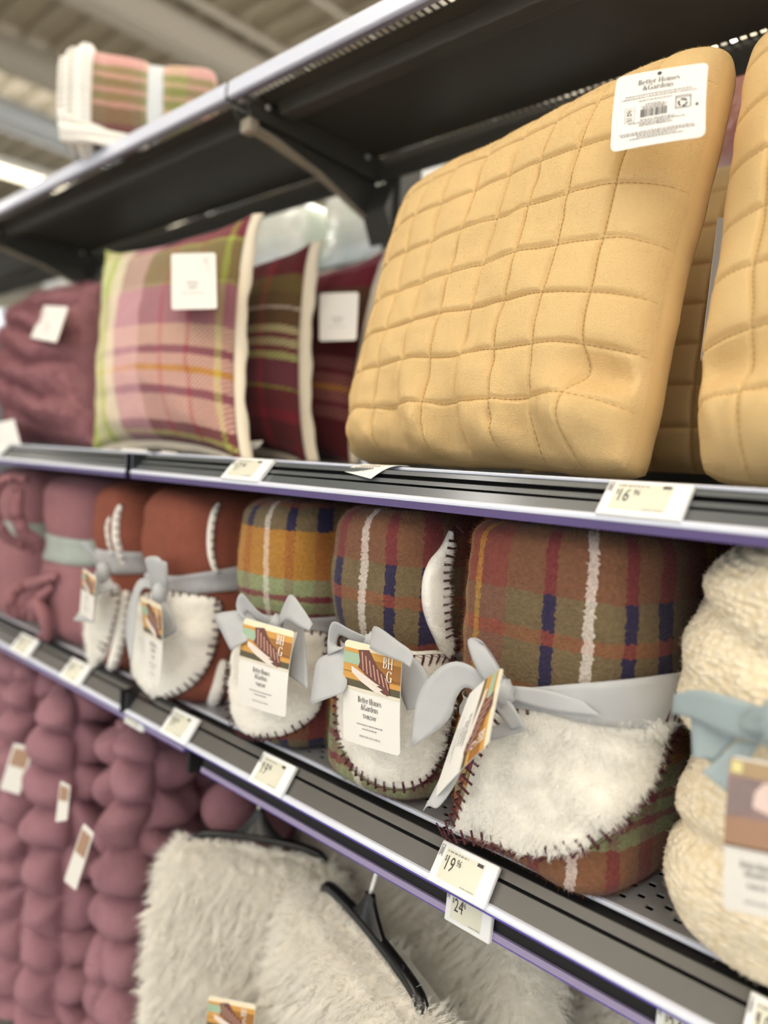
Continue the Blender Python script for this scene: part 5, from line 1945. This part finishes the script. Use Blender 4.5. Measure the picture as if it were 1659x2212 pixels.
def price_tag(xl, xr, top, bot, lab, dollars, cents, tilt=None, flip=False):
    """case lying on a rail: top/bot = (y, z) of its upper and lower edge"""
    T = V((0, top[0], top[1]))
    B = V((0, bot[0], bot[1]))
    c = Card(T + V((xl, 0, 0)), T + V((xr, 0, 0)), B + V((xr, 0, 0)), B + V((xl, 0, 0)))
    t = empty('price_tag', ((xl + xr) / 2, (top[0] + bot[0]) / 2, (top[1] + bot[1]) / 2), lab, 'price tag', 'electronic price tags')
    W_, H_ = c.w, c.h
    n = c.n
    b = MB()
    ax, up = V((1, 0, 0)), (T - B).normalized()
    R = Matrix((ax, up, ax.cross(up))).transposed()
    b.box((c.at(W_ / 2, H_ / 2) + n * 0.001), W_, H_, 0.007, R)
    b.build('case', M_ESL, t, bevel=0.0015)
    b = MB()
    c.patch(b, 0.13 * W_, 0.14 * H_, 0.80 * W_, 0.88 * H_, 0.0048, n=2)
    b.build('screen', M_ESLS, t, smooth=False, fixn=False)
    b = MB()
    P = lambda pl: c.polys(b, pl, 0.0051)
    P(sans('$', 0.16 * W_, 0.58 * H_, 0.14 * H_, 0.6, 'l'))
    P(sans(dollars, 0.205 * W_, 0.38 * H_, 0.36 * H_, 0.6, 'l'))
    P(sans(cents, 0.365 * W_, 0.56 * H_, 0.17 * H_, 0.62, 'l'))
    P(rc(0.68 * W_, 0.78 * H_, 0.78 * W_, 0.86 * H_))
    b.build('price_lettering', M_ESLT, t, smooth=False, fixn=False)
    b = MB()
    c.polys(b, wavy_lines(W_, 0.80 * H_, 0.035 * H_, 0.16 * W_, 0.52 * W_, 1), 0.0051)
    c.polys(b, wavy_lines(W_, 0.17 * H_, 0.02 * H_, 0.55 * W_, 0.78 * W_, 2), 0.0051)
    c.polys(b, rc(0.03 * W_, 0.62 * H_, 0.04 * W_, 0.9 * H_) + rc(0.08 * W_, 0.62 * H_, 0.09 * W_, 0.9 * H_) + rc(0.03 * W_, 0.89 * H_, 0.09 * W_, 0.905 * H_) + rc(0.05 * W_, 0.66 * H_, 0.07 * W_, 0.84 * H_), 0.0051)
    b.build('small_print', M_INKSOFT, t, smooth=False, fixn=False)
    return t


MIDT, MIDB = (YF + 0.023, -0.0105), (YF - 0.003, -0.0385)
LOWT, LOWB = (YF + 0.020, -0.3885), (YF - 0.005, -0.4205)
for (pl, pr, y, T_, B_, lab, d_, c_) in (
        ((1310, 1075), (1493, 1085), YF + 0.015, MIDT, MIDB, 'white electronic price tag reading 16.96 under the yellow pillows', '16', '96'),
        ((503, 1030), (583, 1035), YF + 0.015, MIDT, MIDB, 'white electronic price tag reading 17.88 under the plaid pillows', '17', '88'),
        ((-62, 985), (14, 985), YF + 0.015, MIDT, MIDB, 'white electronic price tag under the mauve pillow', '17', '88'),
        ((950, 1850), (1072, 1910), YF + 0.012, LOWT, LOWB, 'white electronic price tag reading 19.96 under the large plaid throw', '19', '96'),
        ((563, 1640), (633, 1675), YF + 0.012, LOWT, LOWB, 'white electronic price tag reading 19.96 under the gold plaid throw', '19', '96'),
        ((370, 1545), (424, 1570), YF + 0.012, LOWT, LOWB, 'white electronic price tag under the wide rust throw', '19', '96'),
        ((150, 1440), (190, 1462), YF + 0.012, LOWT, LOWB, 'white electronic price tag under the narrow rust throw', '19', '96'),
        ((42, 1380), (78, 1400), YF + 0.012, LOWT, LOWB, 'white electronic price tag under the mauve fleece throws', '19', '96'),
        ((1615, 2180), (1755, 2240), YF + 0.012, LOWT, LOWB, 'white electronic price tag under the cream knit throw', '19', '96'),
        ((968, 1945), (1066, 1985), 0.592, (0.594, -0.4345), (0.5905, -0.4725), 'white electronic price tag reading 24.96 on the hanging rail under the large plaid throw', '24', '96'),
        ((1422, 2170), (1560, 2240), 0.592, (0.594, -0.4345), (0.5905, -0.4725), 'white electronic price tag reading 24.96 on the hanging rail under the cream throw', '24', '96'),
        ((274, 1540), (313, 1560), 0.580, (0.584, -0.416), (0.579, -0.448), 'white electronic price tag on the hanging rail above the mauve bubble throws', '24', '96')):
    xl, xr = pY(pl[0], pl[1], y).x, pY(pr[0], pr[1], y).x
    price_tag(xl, xr, T_, B_, lab, d_, c_)

# curled paper label on the rail under the big pillow
b = MB()
A = [pY(745, 1030, 0.600), pY(765, 1018, 0.612), pY(784, 1016, 0.622)]
rows = []
for i in range(11):
    f = i / 10
    row = []
    for j in range(9):
        g = j / 8
        top = pY(783, 1017, 0.618).lerp(pY(884, 1023, 0.616), g)
        bot = pY(741, 1033, 0.588).lerp(pY(800, 1050, 0.574), g)
        p = top.lerp(bot, f)
        p.z += 0.006 * math.sin(math.pi * f) * (0.3 + 0.7 * g) + 0.008
        row.append(p)
    rows.append(row)
b.grid(rows)
lab = b.build('paper_label', mat('curled_label_paper', 'efeee8', 0.6), None, solid=0.0005)
tag(lab, 'small curled white paper label on the rail below the tagged yellow pillow', 'label')
b = MB()
for k, (f0, g0, g1) in enumerate(((0.45, 0.2, 0.75), (0.6, 0.15, 0.7), (0.75, 0.25, 0.55))):
    for g in [g0 + (g1 - g0) * i / 7 for i in range(7)]:
        i0 = int(f0 * 10)
        def P_(f, g):
            a = f * 10
            i0 = int(a)
            c_ = g * 8
            j0 = int(c_)
            return rows[i0][j0].lerp(rows[i0][j0 + 1], c_ - j0).lerp(rows[i0 + 1][j0].lerp(rows[i0 + 1][j0 + 1], c_ - j0), a - i0) + V((0, -0.0004, 0.0006))
        b.face([b.vert(P_(f0, g)), b.vert(P_(f0, g + 0.05)), b.vert(P_(f0 + 0.07, g + 0.05)), b.vert(P_(f0 + 0.07, g))])
b.build('label_print', M_INKSOFT, lab, smooth=False, fixn=False)

# ------------------------------------------------------------------ goods on the far side of the gondola
t = empty('rear_shelf', (-1.0, 1.3, 0.40), 'pale grey shelf on the far side of the gondola', 'shelf')
b = MB()
b.box2(-3.4, 0.3, 1.155, 1.62, 0.385, 0.402)
b.build('deck', mat('pale_grey_steel', 'a7a6a2', 0.4), t, smooth=False)
b = MB()
b.box2(-3.4, 0.3, 1.615, 1.63, 0.36, 0.402)
b.build('front_lip', mat('pale_grey_steel', 'a7a6a2', 0.4), t, smooth=False)


def film(name, ca, cb):
    q = NT(name)
    tc = q.n('ShaderNodeTexCoord')
    nz = q.n('ShaderNodeTexNoise', i_Scale=7.0, i_Detail=4.0)
    q.l(tc.outputs['Object'], nz.inputs['Vector'])
    rp = q.n('ShaderNodeMapRange')
    rp.inputs[1].default_value = 0.35
    rp.inputs[2].default_value = 0.65
    q.l(nz.outputs[0], rp.inputs[0])
    q.l(q.mix(rp.outputs[0], lin(ca), lin(cb)), q.b.inputs['Base Color'])
    q.b.inputs['Roughness'].default_value = 0.2
    q.b.inputs['Coat Weight'].default_value = 0.5
    q.bump(nz.outputs[0], 0.6, 0.03)
    return q.m


FILMS = [film('mint_wrapped_bedding', 'cbdad0', 'f6f8f6'), film('white_wrapped_bedding', 'd5dade', 'f6f6f4'), film('red_brown_wrapped_bedding', '8a4a40', 'c9a8a0')]
for i, (x, wd, h, mi, lab) in enumerate(((-2.75, 0.5, 0.30, 1, 'white bedding pack in clear film farthest along the rear shelf'), (-2.2, 0.5, 0.24, 1, 'white bedding pack in clear film behind the mauve pillow'), (-1.66, 0.5, 0.25, 0, 'mint and white bedding pack in clear film seen above the pink plaid pillow'), (-1.14, 0.46, 0.27, 0, 'mint and white bedding pack in clear film seen left of the upright'), (-0.72, 0.26, 0.22, 1, 'white bedding pack in clear film right of the upright'), (-0.44, 0.24, 0.25, 2, 'red brown bedding pack in clear film on the rear shelf'), (-0.08, 0.4, 0.25, 1, 'white bedding pack in clear film behind the yellow pillows'))):
    b = MB()
    rows = []
    for a in range(25):
        th = math.pi * a / 24
        r = []
        for k in range(48):
            ph = 2 * math.pi * k / 48
            p = V((wd / 2 * sgnpow(math.sin(th), .4) * sgnpow(math.cos(ph), .4), 0.17 * sgnpow(math.sin(th), .4) * sgnpow(math.sin(ph), .4), h / 2 * sgnpow(math.cos(th), .4)))
            p += p.normalized() * 0.018 * fbm(p + V((i, 0, 0)), 9)
            r.append(V((x, 1.36, 0.402 + h / 2 + 0.012)) + p)
        rows.append(r)
    b.grid(rows, closed=True)
    o = b.build('bedding_pack', FILMS[mi])
    tag(o, lab, 'bedding', 'wrapped bedding on the rear shelf')
